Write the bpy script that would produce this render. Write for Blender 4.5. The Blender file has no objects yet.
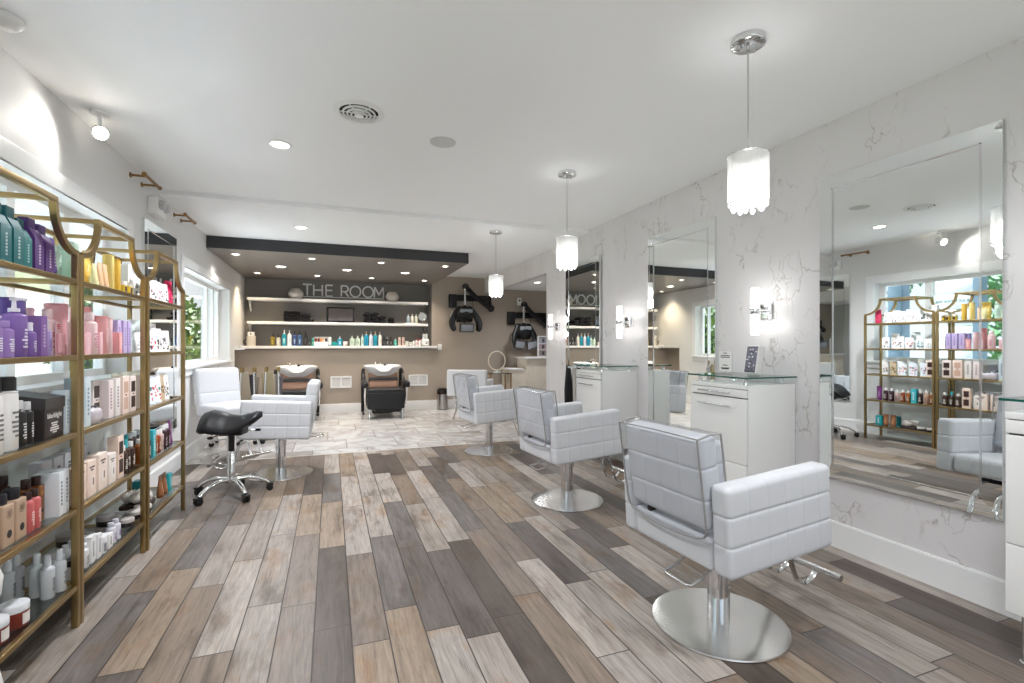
import bpy, bmesh, math, random
from mathutils import Vector, Matrix
random.seed(7)
S = bpy.context.scene
WORLD, EXPOSURE = .6, 1.32
C = S.collection
PI = math.pi

# ------------------------------------------------------------------ materials
def lin(c):
    return tuple(((v / 255) / 12.92 if v / 255 <= .04045 else ((v / 255 + .055) / 1.055) ** 2.4) for v in c)

MATS = {}
def mat(name, col, rough=.5, metal=0., spec=.5, trans=0., ior=1.45, emit=None, es=0., coat=0., bump=0., bscale=60., sheen=0.):
    if name in MATS:
        return MATS[name]
    m = bpy.data.materials.new(name)
    m.use_nodes = True
    nt = m.node_tree
    b = nt.nodes['Principled BSDF']
    c = lin(col)
    b.inputs['Base Color'].default_value = (*c, 1)
    b.inputs['Roughness'].default_value = rough
    b.inputs['Metallic'].default_value = metal
    b.inputs['Specular IOR Level'].default_value = spec
    b.inputs['Transmission Weight'].default_value = trans
    b.inputs['IOR'].default_value = ior
    b.inputs['Coat Weight'].default_value = coat
    if emit:
        b.inputs['Emission Color'].default_value = (*lin(emit), 1)
        b.inputs['Emission Strength'].default_value = es
    if bump:
        tc = nt.nodes.new('ShaderNodeTexCoord')
        n = nt.nodes.new('ShaderNodeTexNoise')
        n.inputs['Scale'].default_value = bscale
        n.inputs['Detail'].default_value = 3
        bp = nt.nodes.new('ShaderNodeBump')
        bp.inputs['Strength'].default_value = bump
        bp.inputs['Distance'].default_value = .004
        nt.links.new(tc.outputs['Object'], n.inputs['Vector'])
        nt.links.new(n.outputs['Fac'], bp.inputs['Height'])
        nt.links.new(bp.outputs['Normal'], b.inputs['Normal'])
    MATS[name] = m
    return m

class NT:
    """small node builder"""
    def __init__(s, name):
        s.m = bpy.data.materials.new(name)
        s.m.use_nodes = True
        s.t = s.m.node_tree
        s.b = s.t.nodes['Principled BSDF']
        MATS[name] = s.m
    def n(s, typ, ins=None, **props):
        nd = s.t.nodes.new('ShaderNode' + typ)
        for k, v in props.items():
            setattr(nd, k, v)
        for k, v in (ins or {}).items():
            s.set(nd.inputs[k], v)
        return nd
    def set(s, inp, v):
        if isinstance(v, bpy.types.NodeSocket):
            s.t.links.new(v, inp)
        else:
            inp.default_value = v
    def math(s, op, a, b=None, c=None):
        nd = s.t.nodes.new('ShaderNodeMath')
        nd.operation = op
        s.set(nd.inputs[0], a)
        if b is not None: s.set(nd.inputs[1], b)
        if c is not None: s.set(nd.inputs[2], c)
        return nd.outputs[0]
    def ramp(s, fac, stops, interp='LINEAR'):
        nd = s.t.nodes.new('ShaderNodeValToRGB')
        nd.color_ramp.interpolation = interp
        el = nd.color_ramp.elements
        while len(el) < len(stops): el.new(.5)
        for e, (p, c) in zip(el, stops):
            e.position = p
            e.color = (*c, 1) if len(c) == 3 else c
        s.set(nd.inputs[0], fac)
        return nd.outputs[0]
    def mix(s, fac, a, b, blend='MIX'):
        nd = s.t.nodes.new('ShaderNodeMix')
        nd.data_type = 'RGBA'
        nd.blend_type = blend
        s.set(nd.inputs[0], fac)
        s.set(nd.inputs[6], a if isinstance(a, bpy.types.NodeSocket) else (*a, 1))
        s.set(nd.inputs[7], b if isinstance(b, bpy.types.NodeSocket) else (*b, 1))
        return nd.outputs[2]
    def sep(s, v):
        nd = s.n('SeparateXYZ', {0: v})
        return nd.outputs
    def comb(s, x, y, z):
        return s.n('CombineXYZ', {0: x, 1: y, 2: z}).outputs[0]
    def obj(s):
        return s.n('TexCoord').outputs['Object']

def glass_mat(name, tint=(1, 1, 1), gloss=.08, rough=.02):
    m = bpy.data.materials.new(name)
    m.use_nodes = True
    t = m.node_tree
    t.nodes.remove(t.nodes['Principled BSDF'])
    out = t.nodes['Material Output']
    tr = t.nodes.new('ShaderNodeBsdfTransparent')
    tr.inputs[0].default_value = (*tint, 1)
    gl = t.nodes.new('ShaderNodeBsdfGlossy')
    gl.inputs['Roughness'].default_value = rough
    fr = t.nodes.new('ShaderNodeLayerWeight')
    fr.inputs[0].default_value = .5
    pw = t.nodes.new('ShaderNodeMath')
    pw.operation = 'POWER'
    pw.inputs[1].default_value = 5.
    t.links.new(fr.outputs['Facing'], pw.inputs[0])
    ad = t.nodes.new('ShaderNodeMath')
    ad.operation = 'MULTIPLY_ADD'
    ad.inputs[1].default_value = .8
    ad.inputs[2].default_value = gloss
    t.links.new(pw.outputs[0], ad.inputs[0])
    mx = t.nodes.new('ShaderNodeMixShader')
    t.links.new(ad.outputs[0], mx.inputs[0])
    t.links.new(tr.outputs[0], mx.inputs[1])
    t.links.new(gl.outputs[0], mx.inputs[2])
    t.links.new(mx.outputs[0], out.inputs[0])
    MATS[name] = m
    return m

WHITE = mat('white_lacquer', (236, 236, 234), .3)
TRIM = mat('white_trim_paint', (236, 237, 237), .4)
CHROME = mat('chrome', (225, 226, 228), .1, 1.)
BRASS = mat('brushed_brass', (170, 146, 102), .34, 1.)
BRASSD = mat('aged_brass', (150, 116, 74), .4, 1.)
BLACK = mat('black_plastic', (18, 18, 20), .35)
BLACKL = mat('black_leather', (24, 25, 29), .38, bump=.15, bscale=180)
LEATHER = mat('white_leather', (210, 212, 216), .42, bump=.08, bscale=260)
SEAM = mat('grey_piping', (150, 148, 146), .5)
MIRROR = mat('mirror_glass', (236, 240, 239), .012, 1.)
UNDERG = mat('bulkhead_soffit_paint', (124, 118, 112), .4, bump=.05)
NICHEG = mat('niche_grey_paint', (128, 124, 120), .5, bump=.05)
DARKG = mat('dark_grey_paint', (54, 54, 56), .5, bump=.05)
TAUPE = mat('taupe_paint', (170, 158, 145), .6, bump=.05)
WALLW = mat('warm_white_wall', (224, 224, 223), .55, bump=.04)
CEIL = mat('ceiling_paint', (245, 246, 246), .7, bump=.03)
SHELFW = mat('shelf_white', (238, 237, 236), .35)
GLASS = glass_mat('window_glass', (.96, .98, .98), .02)
SHELFG = glass_mat('shelf_glass', (.88, .93, .92), .13)
GREENG = mat('glass_edge_green', (24, 92, 80), .1, 0, .6)
VINYL = glass_mat('clear_vinyl', (.93, .94, .96), .07, .16)
ACRYL = glass_mat('clear_acrylic', (.97, .98, .98), .04)
CRYSTAL = mat('crystal', (250, 250, 252), .05, 0, .8, trans=.6)
LAMPW = mat('downlight_lens', (255, 250, 240), .4, emit=(255, 244, 226), es=9)
BULB = mat('frosted_tube_lit', (255, 255, 255), .4, emit=(255, 252, 248), es=2.2)
SPOTB = mat('spot_bulb_lit', (255, 255, 255), .4, emit=(255, 246, 232), es=20)
INK = mat('print_dark', (60, 58, 60), .6)
INKL = mat('print_light', (232, 230, 228), .6)
SCREENB = mat('black_frame', (14, 13, 13), .25)

# ------------------------------------------------------------------ mesh builder
class MB:
    def __init__(s):
        s.v, s.f, s.mi, s.sm, s.mats = [], [], [], [], []
        s.M = Matrix()
    def at(s, M):
        s.M = M
        return s
    def slot(s, m):
        if m not in s.mats: s.mats.append(m)
        return s.mats.index(m)
    def add(s, vs, fs, m=None, smooth=False):
        o = len(s.v)
        s.v += [tuple(s.M @ Vector(p)) for p in vs]
        k = s.slot(m) if m else 0
        for f in fs:
            s.f.append(tuple(o + i for i in f)); s.mi.append(k); s.sm.append(smooth)
        return s
    def box(s, x0, x1, y0, y1, z0, z1, m=None, b=0.):
        if b <= 0:
            v = [(x0, y0, z0), (x1, y0, z0), (x1, y1, z0), (x0, y1, z0), (x0, y0, z1), (x1, y0, z1), (x1, y1, z1), (x0, y1, z1)]
            return s.add(v, [(3, 2, 1, 0), (4, 5, 6, 7), (0, 1, 5, 4), (1, 2, 6, 5), (2, 3, 7, 6), (3, 0, 4, 7)], m)
        b = min(b, (x1 - x0) * .49, (y1 - y0) * .49, (z1 - z0) * .49)
        return s.rbox(((x0 + x1) / 2, (y0 + y1) / 2, (z0 + z1) / 2), (x1 - x0, y1 - y0, z1 - z0), b, m, seg=2)
    def rbox(s, c, size, r, m=None, seg=3, seams=((), (), ()), gd=.006, gw=.006, nd=0, fn=None):
        """rounded box; seams = groove positions per local axis (relative to the centre)"""
        h = [d / 2 for d in size]
        ax = []
        for a in range(3):
            L = set()
            for k in range(seg + 1):
                t = math.tan(k / seg * PI / 4) if seg else 0
                L.add(round(-h[a] + r * (1 - t), 6)); L.add(round(h[a] - r * (1 - t), 6))
            if nd:
                for k in range(1, nd): L.add(round(-h[a] + r + (2 * h[a] - 2 * r) * k / nd, 6))
            for q in seams[a]:
                for d in (-2.2, -1.2, -.6, 0, .6, 1.2, 2.2): L.add(round(q + d * gw, 6))
            ax.append(sorted(x for x in L if -h[a] - 1e-6 <= x <= h[a] + 1e-6))
        n = [len(a) for a in ax]
        idx, vs, fs = {}, [], []
        def vert(i, j, k):
            key = (i, j, k)
            if key in idx: return idx[key]
            p = [ax[0][i], ax[1][j], ax[2][k]]
            q = [max(-h[a] + r, min(h[a] - r, p[a])) for a in range(3)]
            d = [p[a] - q[a] for a in range(3)]
            l = math.sqrt(sum(x * x for x in d)) or 1
            nn = [x / l for x in d]
            g = 0
            for a in range(3):
                w = 1 - abs(nn[a])
                for sq in seams[a]:
                    g += (gd[a] if isinstance(gd, tuple) else gd) * w * math.exp(-((p[a] - sq) / gw) ** 2)
            o = [c[a] + q[a] + nn[a] * (r - g) for a in range(3)]
            if fn: o = fn(o)
            idx[key] = len(vs); vs.append(o)
            return idx[key]
        for a in range(3):
            b_, c_ = (a + 1) % 3, (a + 2) % 3
            for side in (0, n[a] - 1):
                for j in range(n[b_] - 1):
                    for k in range(n[c_] - 1):
                        q = []
                        for (jj, kk) in ((j, k), (j + 1, k), (j + 1, k + 1), (j, k + 1)):
                            ijk = [0, 0, 0]; ijk[a] = side; ijk[b_] = jj; ijk[c_] = kk
                            q.append(vert(*ijk))
                        fs.append(tuple(q) if side else tuple(reversed(q)))
        return s.add(vs, fs, m, True)
    def lathe(s, prof, m=None, n=24, c=(0, 0, 0), smooth=True, caps=True, sx=1., sy=1.):
        vs, fs = [], []
        for (r, z) in prof:
            for k in range(n):
                a = 2 * PI * k / n
                vs.append((c[0] + r * math.cos(a) * sx, c[1] + r * math.sin(a) * sy, c[2] + z))
        for i in range(len(prof) - 1):
            for k in range(n):
                k2 = (k + 1) % n
                fs.append((i * n + k, i * n + k2, (i + 1) * n + k2, (i + 1) * n + k))
        s.add(vs, fs, m, smooth)
        if caps:
            if prof[0][0] > 1e-5: s.add(vs[:n], [tuple(reversed(range(n)))], m)
            if prof[-1][0] > 1e-5: s.add(vs[-n:], [tuple(range(n))], m)
        return s
    def cyl(s, r, z0, z1, m=None, n=24, c=(0, 0, 0), bev=0.):
        p = [(r, z0), (r, z1)] if not bev else [(r - bev, z0), (r, z0 + bev), (r, z1 - bev), (r - bev, z1)]
        vs = []
        return s.lathe(p, m, n, c)
    def tube(s, pts, r, m=None, n=8, closed=False, flat=None):
        P = [Vector(p) for p in pts]
        N = len(P)
        rs = r if isinstance(r, (list, tuple)) else [r] * N
        vs, fs = [], []
        up = Vector((0, 0, 1))
        prev = None
        for i in range(N):
            if closed: t = P[(i + 1) % N] - P[i - 1]
            else: t = P[min(i + 1, N - 1)] - P[max(i - 1, 0)]
            t.normalize()
            if prev is None:
                u = t.cross(up)
                if u.length < .1: u = t.cross(Vector((1, 0, 0)))
                u.normalize()
            else:
                u = prev - t * prev.dot(t)
                u.normalize()
            prev = u
            w = t.cross(u)
            for k in range(n):
                a = 2 * PI * k / n + PI / n
                f1, f2 = flat if flat else (1, 1)
                vs.append(P[i] + (u * math.cos(a) * f1 + w * math.sin(a) * f2) * rs[i])
        R = N if closed else N - 1
        for i in range(R):
            for k in range(n):
                k2, i2 = (k + 1) % n, (i + 1) % N
                fs.append((i * n + k, i * n + k2, i2 * n + k2, i2 * n + k))
        if not closed:
            fs.append(tuple(reversed(range(n)))); fs.append(tuple(range((N - 1) * n, N * n)))
        return s.add(vs, fs, m, n > 4)
    def prism(s, poly, axis, a0, a1, m=None):
        """polygon in the two other axes (in order), extruded along axis"""
        def mk(p, a):
            q = list(p); q.insert(axis, a); return q
        n = len(poly)
        vs = [mk(p, a0) for p in poly] + [mk(p, a1) for p in poly]
        fs = [tuple(reversed(range(n))), tuple(range(n, 2 * n))] + [(k, (k + 1) % n, n + (k + 1) % n, n + k) for k in range(n)]
        return s.add(vs, fs, m)
    def grid(s, fn, nu, nv, m=None, smooth=True, closeu=False):
        vs = [fn(i / (nu - 1 if not closeu else nu), j / (nv - 1)) for j in range(nv) for i in range(nu)]
        fs = []
        for j in range(nv - 1):
            for i in range(nu if closeu else nu - 1):
                i2 = (i + 1) % nu
                fs.append((j * nu + i, j * nu + i2, (j + 1) * nu + i2, (j + 1) * nu + i))
        return s.add(vs, fs, m, smooth)
    def sphere(s, c, r, m=None, n=16, k=10, sc=(1, 1, 1)):
        pr = [(r * math.sin(PI * i / k), -r * math.cos(PI * i / k)) for i in range(k + 1)]
        vs, fs = [], []
        for (rr, z) in pr:
            for j in range(n):
                a = 2 * PI * j / n
                vs.append((c[0] + rr * math.cos(a) * sc[0], c[1] + rr * math.sin(a) * sc[1], c[2] + z * sc[2]))
        for i in range(k):
            for j in range(n):
                j2 = (j + 1) % n
                fs.append((i * n + j, i * n + j2, (i + 1) * n + j2, (i + 1) * n + j))
        return s.add(vs, fs, m, True)
    def mesh(s, name):
        me = bpy.data.meshes.new(name)
        me.from_pydata(s.v, [], s.f)
        for m in s.mats: me.materials.append(m)
        me.polygons.foreach_set('material_index', s.mi)
        me.polygons.foreach_set('use_smooth', s.sm)
        bm = bmesh.new(); bm.from_mesh(me)
        bmesh.ops.remove_doubles(bm, verts=bm.verts, dist=1e-5)
        bmesh.ops.recalc_face_normals(bm, faces=bm.faces)
        bm.to_mesh(me); bm.free()
        me.set_sharp_from_angle(angle=math.radians(50))
        me.update()
        return me
    def build(s, name, parent=None, m=None, loc=(0, 0, 0), rz=0.):
        if m and not s.mats: s.mats.append(m)
        o = bpy.data.objects.new(name, s.mesh(name))
        C.objects.link(o)
        if parent: o.parent = parent
        o.location = loc
        o.rotation_euler = (0, 0, rz)
        return o

def thing(name, label, cat, loc=(0, 0, 0), rz=0., group=None):
    o = bpy.data.objects.new(name, None)
    o.empty_display_size = .05
    C.objects.link(o)
    o.location = loc
    o.rotation_euler = (0, 0, rz)
    return tag(o, label, cat, group)
def tag(o, label, cat, group=None, kind=None):
    o['label'] = label
    o['category'] = cat
    if group: o['group'] = group
    if kind: o['kind'] = kind
    return o
def struct(mb, name, m=None, parent=None, label=None, cat=None):
    o = mb.build(name, parent, m)
    if not parent:
        o['kind'] = 'structure'
        if label: tag(o, label, cat)
    return o
def sthing(name, label, cat):
    o = thing(name, label, cat)
    o['kind'] = 'structure'
    return o
def kids(o):
    return [c for c in C.objects if c.parent == o]
CH = {}
def copy_tree(o, parent=None):
    c = o.copy()
    C.objects.link(c)
    if parent: c.parent = parent
    for ch in list(o.children): copy_tree(ch, c)
    return c
def dup(root, loc, rz=0., label=None, group=None):
    c = copy_tree(root)
    c.location = loc
    c.rotation_euler = (0, 0, rz)
    if label: c['label'] = label
    if group: c['group'] = group
    return c
def lamp(kind, loc, power, col=(1, .93, .83), rot=None, parent=None, **kw):
    d = bpy.data.lights.new(kind.lower() + '_lamp', kind)
    d.energy = power
    d.color = col
    for k, v in kw.items(): setattr(d, k, v)
    o = bpy.data.objects.new('bulb_light', d)
    C.objects.link(o)
    o.location = loc
    if rot: o.rotation_euler = rot
    if parent: o.parent = parent
    return o
def T(x=0, y=0, z=0): return Matrix.Translation((x, y, z))
def R(a, ax): return Matrix.Rotation(a, 4, ax)
def text_mb(txt, size, depth, m):
    cu = bpy.data.curves.new('lettering', 'FONT')
    cu.body = txt; cu.size = size; cu.extrude = depth; cu.align_x = 'CENTER'; cu.align_y = 'CENTER'
    o = bpy.data.objects.new('lettering', cu)
    C.objects.link(o)
    bpy.context.view_layer.update()
    me = bpy.data.meshes.new_from_object(o.evaluated_get(bpy.context.evaluated_depsgraph_get()))
    mb = MB()
    vs = [tuple(v.co) for v in me.vertices]
    fs = [tuple(p.vertices) for p in me.polygons]
    bpy.data.objects.remove(o)
    bpy.data.meshes.remove(me)
    bpy.data.curves.remove(cu)
    return vs, fs
# ------------------------------------------------------------------ room constants
XL, XR = -1.45, 2.936
YB, YN = 9.5, 9.85          # back wall, back of the niche
YF = -2.6                   # wall behind the camera
YS = 5.2                    # where the ceiling steps down
ZC, ZC2, ZB = 2.65, 2.61, 2.46
YE = 6.45                   # end of the marbled wall
XS = 5.3

# ---- floor of wood-look planks
def make_floor_mat():
    k = NT('wood_plank_floor')
    x, y, z = k.sep(k.obj())
    W, L = .152, .92
    u = k.math('DIVIDE', k.math('ADD', x, .069 + .152 * 30), W)
    row = k.math('FLOOR', u)
    fu = k.math('FRACT', u)
    off = k.n('TexWhiteNoise', {'W': row}, noise_dimensions='1D').outputs['Value']
    v = k.math('ADD', k.math('DIVIDE', k.math('ADD', y, 20), L), k.math('MULTIPLY', off, 7.31))
    col = k.math('FLOOR', v)
    fv = k.math('FRACT', v)
    idv = k.comb(row, col, 0.)
    wn = k.n('TexWhiteNoise', {'Vector': idv}, noise_dimensions='2D')
    h1 = wn.outputs['Value']
    h2, h3, h4 = k.sep(wn.outputs['Color'])
    base = k.ramp(h1, [(0, lin((98, 91, 87))), (.13, lin((150, 142, 135))), (.26, lin((122, 111, 102))), (.38, lin((160, 153, 147))), (.52, lin((128, 114, 101))),
                       (.62, lin((144, 129, 113))), (.71, lin((110, 105, 103))), (.81, lin((168, 160, 153))), (.92, lin((84, 74, 67)))], 'CONSTANT')
    # grain, shifted for every plank
    gx = k.math('MULTIPLY', x, 46.); gy = k.math('MULTIPLY', y, 3.2)
    gv = k.comb(k.math('ADD', gx, k.math('MULTIPLY', h2, 90.)), k.math('ADD', gy, k.math('MULTIPLY', h3, 70.)), h4)
    g = k.n('TexNoise', {'Vector': gv, 'Scale': 1., 'Detail': 5., 'Roughness': .62, 'Distortion': .8}).outputs['Fac']
    g2 = k.n('TexNoise', {'Vector': k.comb(k.math('ADD', k.math('MULTIPLY', x, 9.), k.math('MULTIPLY', h3, 50.)), k.math('ADD', k.math('MULTIPLY', y, 2.2), k.math('MULTIPLY', h2, 40.)), 0.), 'Scale': 1., 'Detail': 3.}).outputs['Fac']
    gr = k.ramp(g, [(.3, (.42, .40, .38)), (.43, (.86, .85, .84)), (.55, (1.05, 1.05, 1.05)), (.68, (1.28, 1.27, 1.26))])
    c = k.mix(.85, base, gr, 'MULTIPLY')
    bl = k.ramp(g2, [(.28, (.50, .45, .40)), (.42, (.95, .93, .9)), (.6, (1.1, 1.09, 1.08))])
    c = k.mix(.8, c, bl, 'MULTIPLY')
    g3 = k.n('TexNoise', {'Vector': k.comb(k.math('ADD', k.math('MULTIPLY', x, 5.), k.math('MULTIPLY', h2, 37.)), k.math('ADD', k.math('MULTIPLY', y, 2.6), k.math('MULTIPLY', h4, 53.)), 3.), 'Scale': 1., 'Detail': 4., 'Roughness': .6}).outputs['Fac']
    rust = k.ramp(g3, [(.55, (0, 0, 0)), (.66, (.8, .8, .8))])
    c = k.mix(rust, c, k.mix(1., c, (.92, .72, .54), 'MULTIPLY'))
    g4 = k.n('TexNoise', {'Vector': k.comb(k.math('ADD', k.math('MULTIPLY', x, 4.), k.math('MULTIPLY', h4, 61.)), k.math('ADD', k.math('MULTIPLY', y, 1.5), k.math('MULTIPLY', h3, 47.)), 9.), 'Scale': 1., 'Detail': 6., 'Roughness': .7}).outputs['Fac']
    c = k.mix(k.ramp(g4, [(.54, (0, 0, 0)), (.68, (.85, .85, .85))]), c, k.mix(1., c, (.50, .44, .38), 'MULTIPLY'))
    kv = k.n('TexVoronoi', {'Vector': k.comb(k.math('ADD', k.math('MULTIPLY', x, 3.4), k.math('MULTIPLY', h3, 19.)), k.math('MULTIPLY', y, 2.0), h2), 'Scale': 1.}).outputs['Distance']
    c = k.mix(k.ramp(kv, [(.015, (.85, .85, .85)), (.05, (0, 0, 0))]), c, lin((52, 42, 36)))
    fine = k.n('TexNoise', {'Vector': k.comb(k.math('MULTIPLY', x, 260.), k.math('MULTIPLY', y, 9.), 0.), 'Scale': 1., 'Detail': 2.}).outputs['Fac']
    c = k.mix(.5, c, k.ramp(fine, [(.32, (.66, .64, .62)), (.55, (1, 1, 1)), (.7, (1.1, 1.1, 1.1))]), 'MULTIPLY')
    # joints
    eu = k.math('MINIMUM', fu, k.math('SUBTRACT', 1., fu))
    ev = k.math('MULTIPLY', k.math('MINIMUM', fv, k.math('SUBTRACT', 1., fv)), L / W)
    e = k.math('MINIMUM', eu, ev)
    j = k.ramp(e, [(.0, (0, 0, 0)), (.013, (0, 0, 0)), (.022, (1, 1, 1))])
    c = k.mix(j, lin((44, 36, 31)), c)
    k.set(k.b.inputs['Base Color'], c)
    k.set(k.b.inputs['Roughness'], k.math('ADD', .3, k.math('MULTIPLY', g, .22)))
    hgt = k.math('ADD', k.math('MULTIPLY', j, .6), k.math('MULTIPLY', g, .25))
    bp = k.n('Bump', {'Height': hgt, 'Strength': .35, 'Distance': .003})
    k.set(k.b.inputs['Normal'], bp.outputs[0])
    return k.m
def make_tile_mat():
    k = NT('marble_floor_tile')
    x, y, z = k.sep(k.obj())
    W, L = .61, .61
    u = k.math('DIVIDE', k.math('ADD', y, 20.02), W)
    row = k.math('FLOOR', u); fu = k.math('FRACT', u)
    v = k.math('ADD', k.math('DIVIDE', k.math('ADD', x, 20), L), k.math('MULTIPLY', row, .37))
    col = k.math('FLOOR', v); fv = k.math('FRACT', v)
    wn = k.n('TexWhiteNoise', {'Vector': k.comb(row, col, 0.)}, noise_dimensions='2D')
    h2, h3, h4 = k.sep(wn.outputs['Color'])
    p = k.comb(k.math('ADD', x, k.math('MULTIPLY', h2, 30.)), k.math('ADD', y, k.math('MULTIPLY', h3, 30.)), k.math('MULTIPLY', h4, 9.))
    n1 = k.n('TexNoise', {'Vector': p, 'Scale': .9, 'Detail': 5., 'Roughness': .55, 'Distortion': 1.2}).outputs['Fac']
    c = k.ramp(n1, [(.3, lin((164, 158, 152))), (.42, lin((192, 189, 187))), (.52, lin((208, 207, 206))), (.6, lin((184, 180, 177))), (.7, lin((210, 209, 209)))])
    n2 = k.n('TexNoise', {'Vector': p, 'Scale': 1.1, 'Detail': 5., 'Roughness': .5, 'Distortion': 1.8}).outputs['Fac']
    vein = k.ramp(k.math('ABSOLUTE', k.math('SUBTRACT', n2, .5)), [(0, (.66, .62, .58)), (.035, (1, 1, 1))])
    c = k.mix(.6, c, vein, 'MULTIPLY')
    e = k.math('MINIMUM', k.math('MULTIPLY', k.math('MINIMUM', fu, k.math('SUBTRACT', 1., fu)), W), k.math('MULTIPLY', k.math('MINIMUM', fv, k.math('SUBTRACT', 1., fv)), L))
    j = k.ramp(e, [(0, (0, 0, 0)), (.003, (0, 0, 0)), (.006, (1, 1, 1))])
    c = k.mix(j, lin((140, 132, 124)), c)
    k.set(k.b.inputs['Base Color'], c)
    k.b.inputs['Roughness'].default_value = .22
    return k.m
def make_marble_mat(name, base, vein, sc=1., stretch=.45):
    k = NT(name)
    p = k.obj()
    x, y, z = k.sep(p)
    q = k.comb(x, y, k.math('MULTIPLY', z, stretch))
    d1 = k.n('TexNoise', {'Vector': q, 'Scale': 2.6 * sc, 'Detail': 4.}).outputs['Color']
    d2 = k.n('TexNoise', {'Vector': p, 'Scale': 11. * sc, 'Detail': 3.}).outputs['Color']
    a = k.n('VectorMath', {0: d1, 1: (.5, .5, .5)}, operation='SUBTRACT').outputs[0]
    a = k.n('VectorMath', {0: a, 'Scale': .55 / sc}, operation='SCALE').outputs[0]
    b = k.n('VectorMath', {0: d2, 1: (.5, .5, .5)}, operation='SUBTRACT').outputs[0]
    b = k.n('VectorMath', {0: b, 'Scale': .13 / sc}, operation='SCALE').outputs[0]
    w = k.n('VectorMath', {0: q, 1: a}, operation='ADD').outputs[0]
    w = k.n('VectorMath', {0: w, 1: b}, operation='ADD').outputs[0]
    c = None
    for s_, th, off, lo in ((2.3 * sc, .0052, (0, 0, 0), .45), (3.6 * sc, .005, (3.3, 7.7, 2.2), .50)):
        ww = k.n('VectorMath', {0: w, 1: off}, operation='ADD').outputs[0]
        vd = k.n('TexVoronoi', {'Vector': ww, 'Scale': s_}, feature='DISTANCE_TO_EDGE').outputs['Distance']
        mk = k.n('TexNoise', {'Vector': k.n('VectorMath', {0: p, 1: off}, operation='ADD').outputs[0], 'Scale': 2.9 * sc, 'Detail': 2.}).outputs['Fac']
        m1 = k.ramp(mk, [(lo, (0, 0, 0)), (lo + .12, (1, 1, 1))])
        line = k.ramp(vd, [(0, (1, 1, 1)), (th, (.35, .35, .35)), (th * 3.2, (0, 0, 0))])
        f = k.math('MULTIPLY', m1, line)
        c = f if c is None else k.math('MAXIMUM', c, f)
    cl = k.n('TexNoise', {'Vector': q, 'Scale': 1.2 * sc, 'Detail': 3.}).outputs['Fac']
    bc = k.ramp(cl, [(.3, lin(base)), (.7, lin(tuple(min(255, v + 9) for v in base)))])
    k.set(k.b.inputs['Base Color'], k.mix(k.math('MULTIPLY', c, .62), bc, lin(vein)))
    k.b.inputs['Roughness'].default_value = .3
    return k.m
FLOORM, TILEM = make_floor_mat(), make_tile_mat()
MARBLE = make_marble_mat('veined_wall_panel', (217, 215, 216), (118, 104, 88))
MARBLEW = make_marble_mat('cream_marble_panel', (220, 210, 196), (176, 158, 136), 1.2, .3)

b = MB(); b.box(XL - .2, XS, YF - .2, 5.95, -.12, 0, FLOORM); b.box(XL - .2, XS, 5.95, YN + .1, -.12, 0, TILEM)
b.box(XL, XS, 5.938, 5.962, -.01, .0015, mat('threshold_strip', (205, 200, 192), .3))
struct(b, 'floor')
b = MB(); b.box(XL - .2, XS, YF - .2, YS, ZC, ZC + .15); b.box(XL - .2, XS, YS, YN + .1, ZC2, ZC + .15)
struct(b, 'ceiling', CEIL)
b = MB(); b.box(XR + .121, XS, YE - .1, YB, 2.40, 2.46); struct(b, 'ceiling', CEIL)      # lower ceiling of the side room

# ---- left wall with two window openings and a recess below the counter
W1 = (.3, 4.45, 1.03, 2.12); W2 = (5.95, 8.33, 1.02, 2.08)
b = MB(); a0, a1 = XL - .2, XL
b.box(a0, a1, YF - .2, W1[0], 0, ZC); b.box(a0, a1, W1[0], W1[1], 0, W1[2]); b.box(a0, a1, W1[0], W1[1], W1[3], ZC)
b.box(a0, a1, W1[1], W2[0], 0, ZC); b.box(a0, a1, W2[0], W2[1], 0, W2[2]); b.box(a0, a1, W2[0], W2[1], W2[3], ZC)
b.box(a0, a1, W2[1], 8.86, 0, ZC); b.box(a0, a1, 8.86, YN + .1, 1.235, ZC); b.box(a0 - .1, a0, 8.8, YN + .1, 0, 1.25)
struct(b, 'wall_left', WALLW)
b = MB(); b.box(a0 + .001, a0 + .012, 8.862, YB, 0.001, 1.17); struct(b, 'trim_1', TAUPE)
b = MB()
for (y0, y1) in ((YF, 8.86),):
    b.box(XL, XL + .016, y0, y1, 0, .15, TRIM); b.box(XL, XL + .010, y0, y1, .15, .16, TRIM)
struct(b, 'baseboard_left')
def window(n, W, mull, label):
    y0, y1, z0, z1 = W
    w = sthing('window_%d' % n, label, 'window')
    b = MB(); xg0, xg1 = XL - .17, XL - .12
    b.box(xg0, xg1, y0, y1, z0, z0 + .05, TRIM); b.box(xg0, xg1, y0, y1, z1 - .05, z1, TRIM)
    for m_ in mull: b.box(xg0, xg1, max(y0, m_ - .035), min(y1, m_ + .035), z0 + .05, z1 - .05, TRIM)
    for m_ in mull[1:-1]: b.box(xg0 - .012, xg0, m_ - .05, m_ + .05, z0 + .05, z1 - .05, TRIM)
    b.build('window_frame', w)
    for i in range(len(mull) - 1):
        MB().box(xg0 + .02, xg0 + .026, mull[i] + .03, mull[i + 1] - .03, z0 + .045, z1 - .045).build('pane', w, GLASS)
    b = MB(); c_, t = .1, .02
    for (ya, yb, za, zb) in ((y0 - c_, y1 + c_, z1, z1 + c_), (y0 - c_, y0, z0, z1), (y1, y1 + c_, z0, z1), (y0 - c_, y1 + c_, z0 - c_, z0 - .03)):
        b.box(XL, XL + t, ya, yb, za, zb, TRIM, .004)
    b.box(XL - .12, XL - .001, y0, y1, z0 - .001, z0 + .002, TRIM); b.box(XL - .12, XL - .001, y0, y1, z1 - .002, z1 + .001, TRIM)
    b.build('casing', w)
    MB().box(XL - .11, XL + .045, y0 - .12, y1 + .12, z0 - .03, z0 + .003, TRIM, .006).build('window_sill', w)
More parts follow.
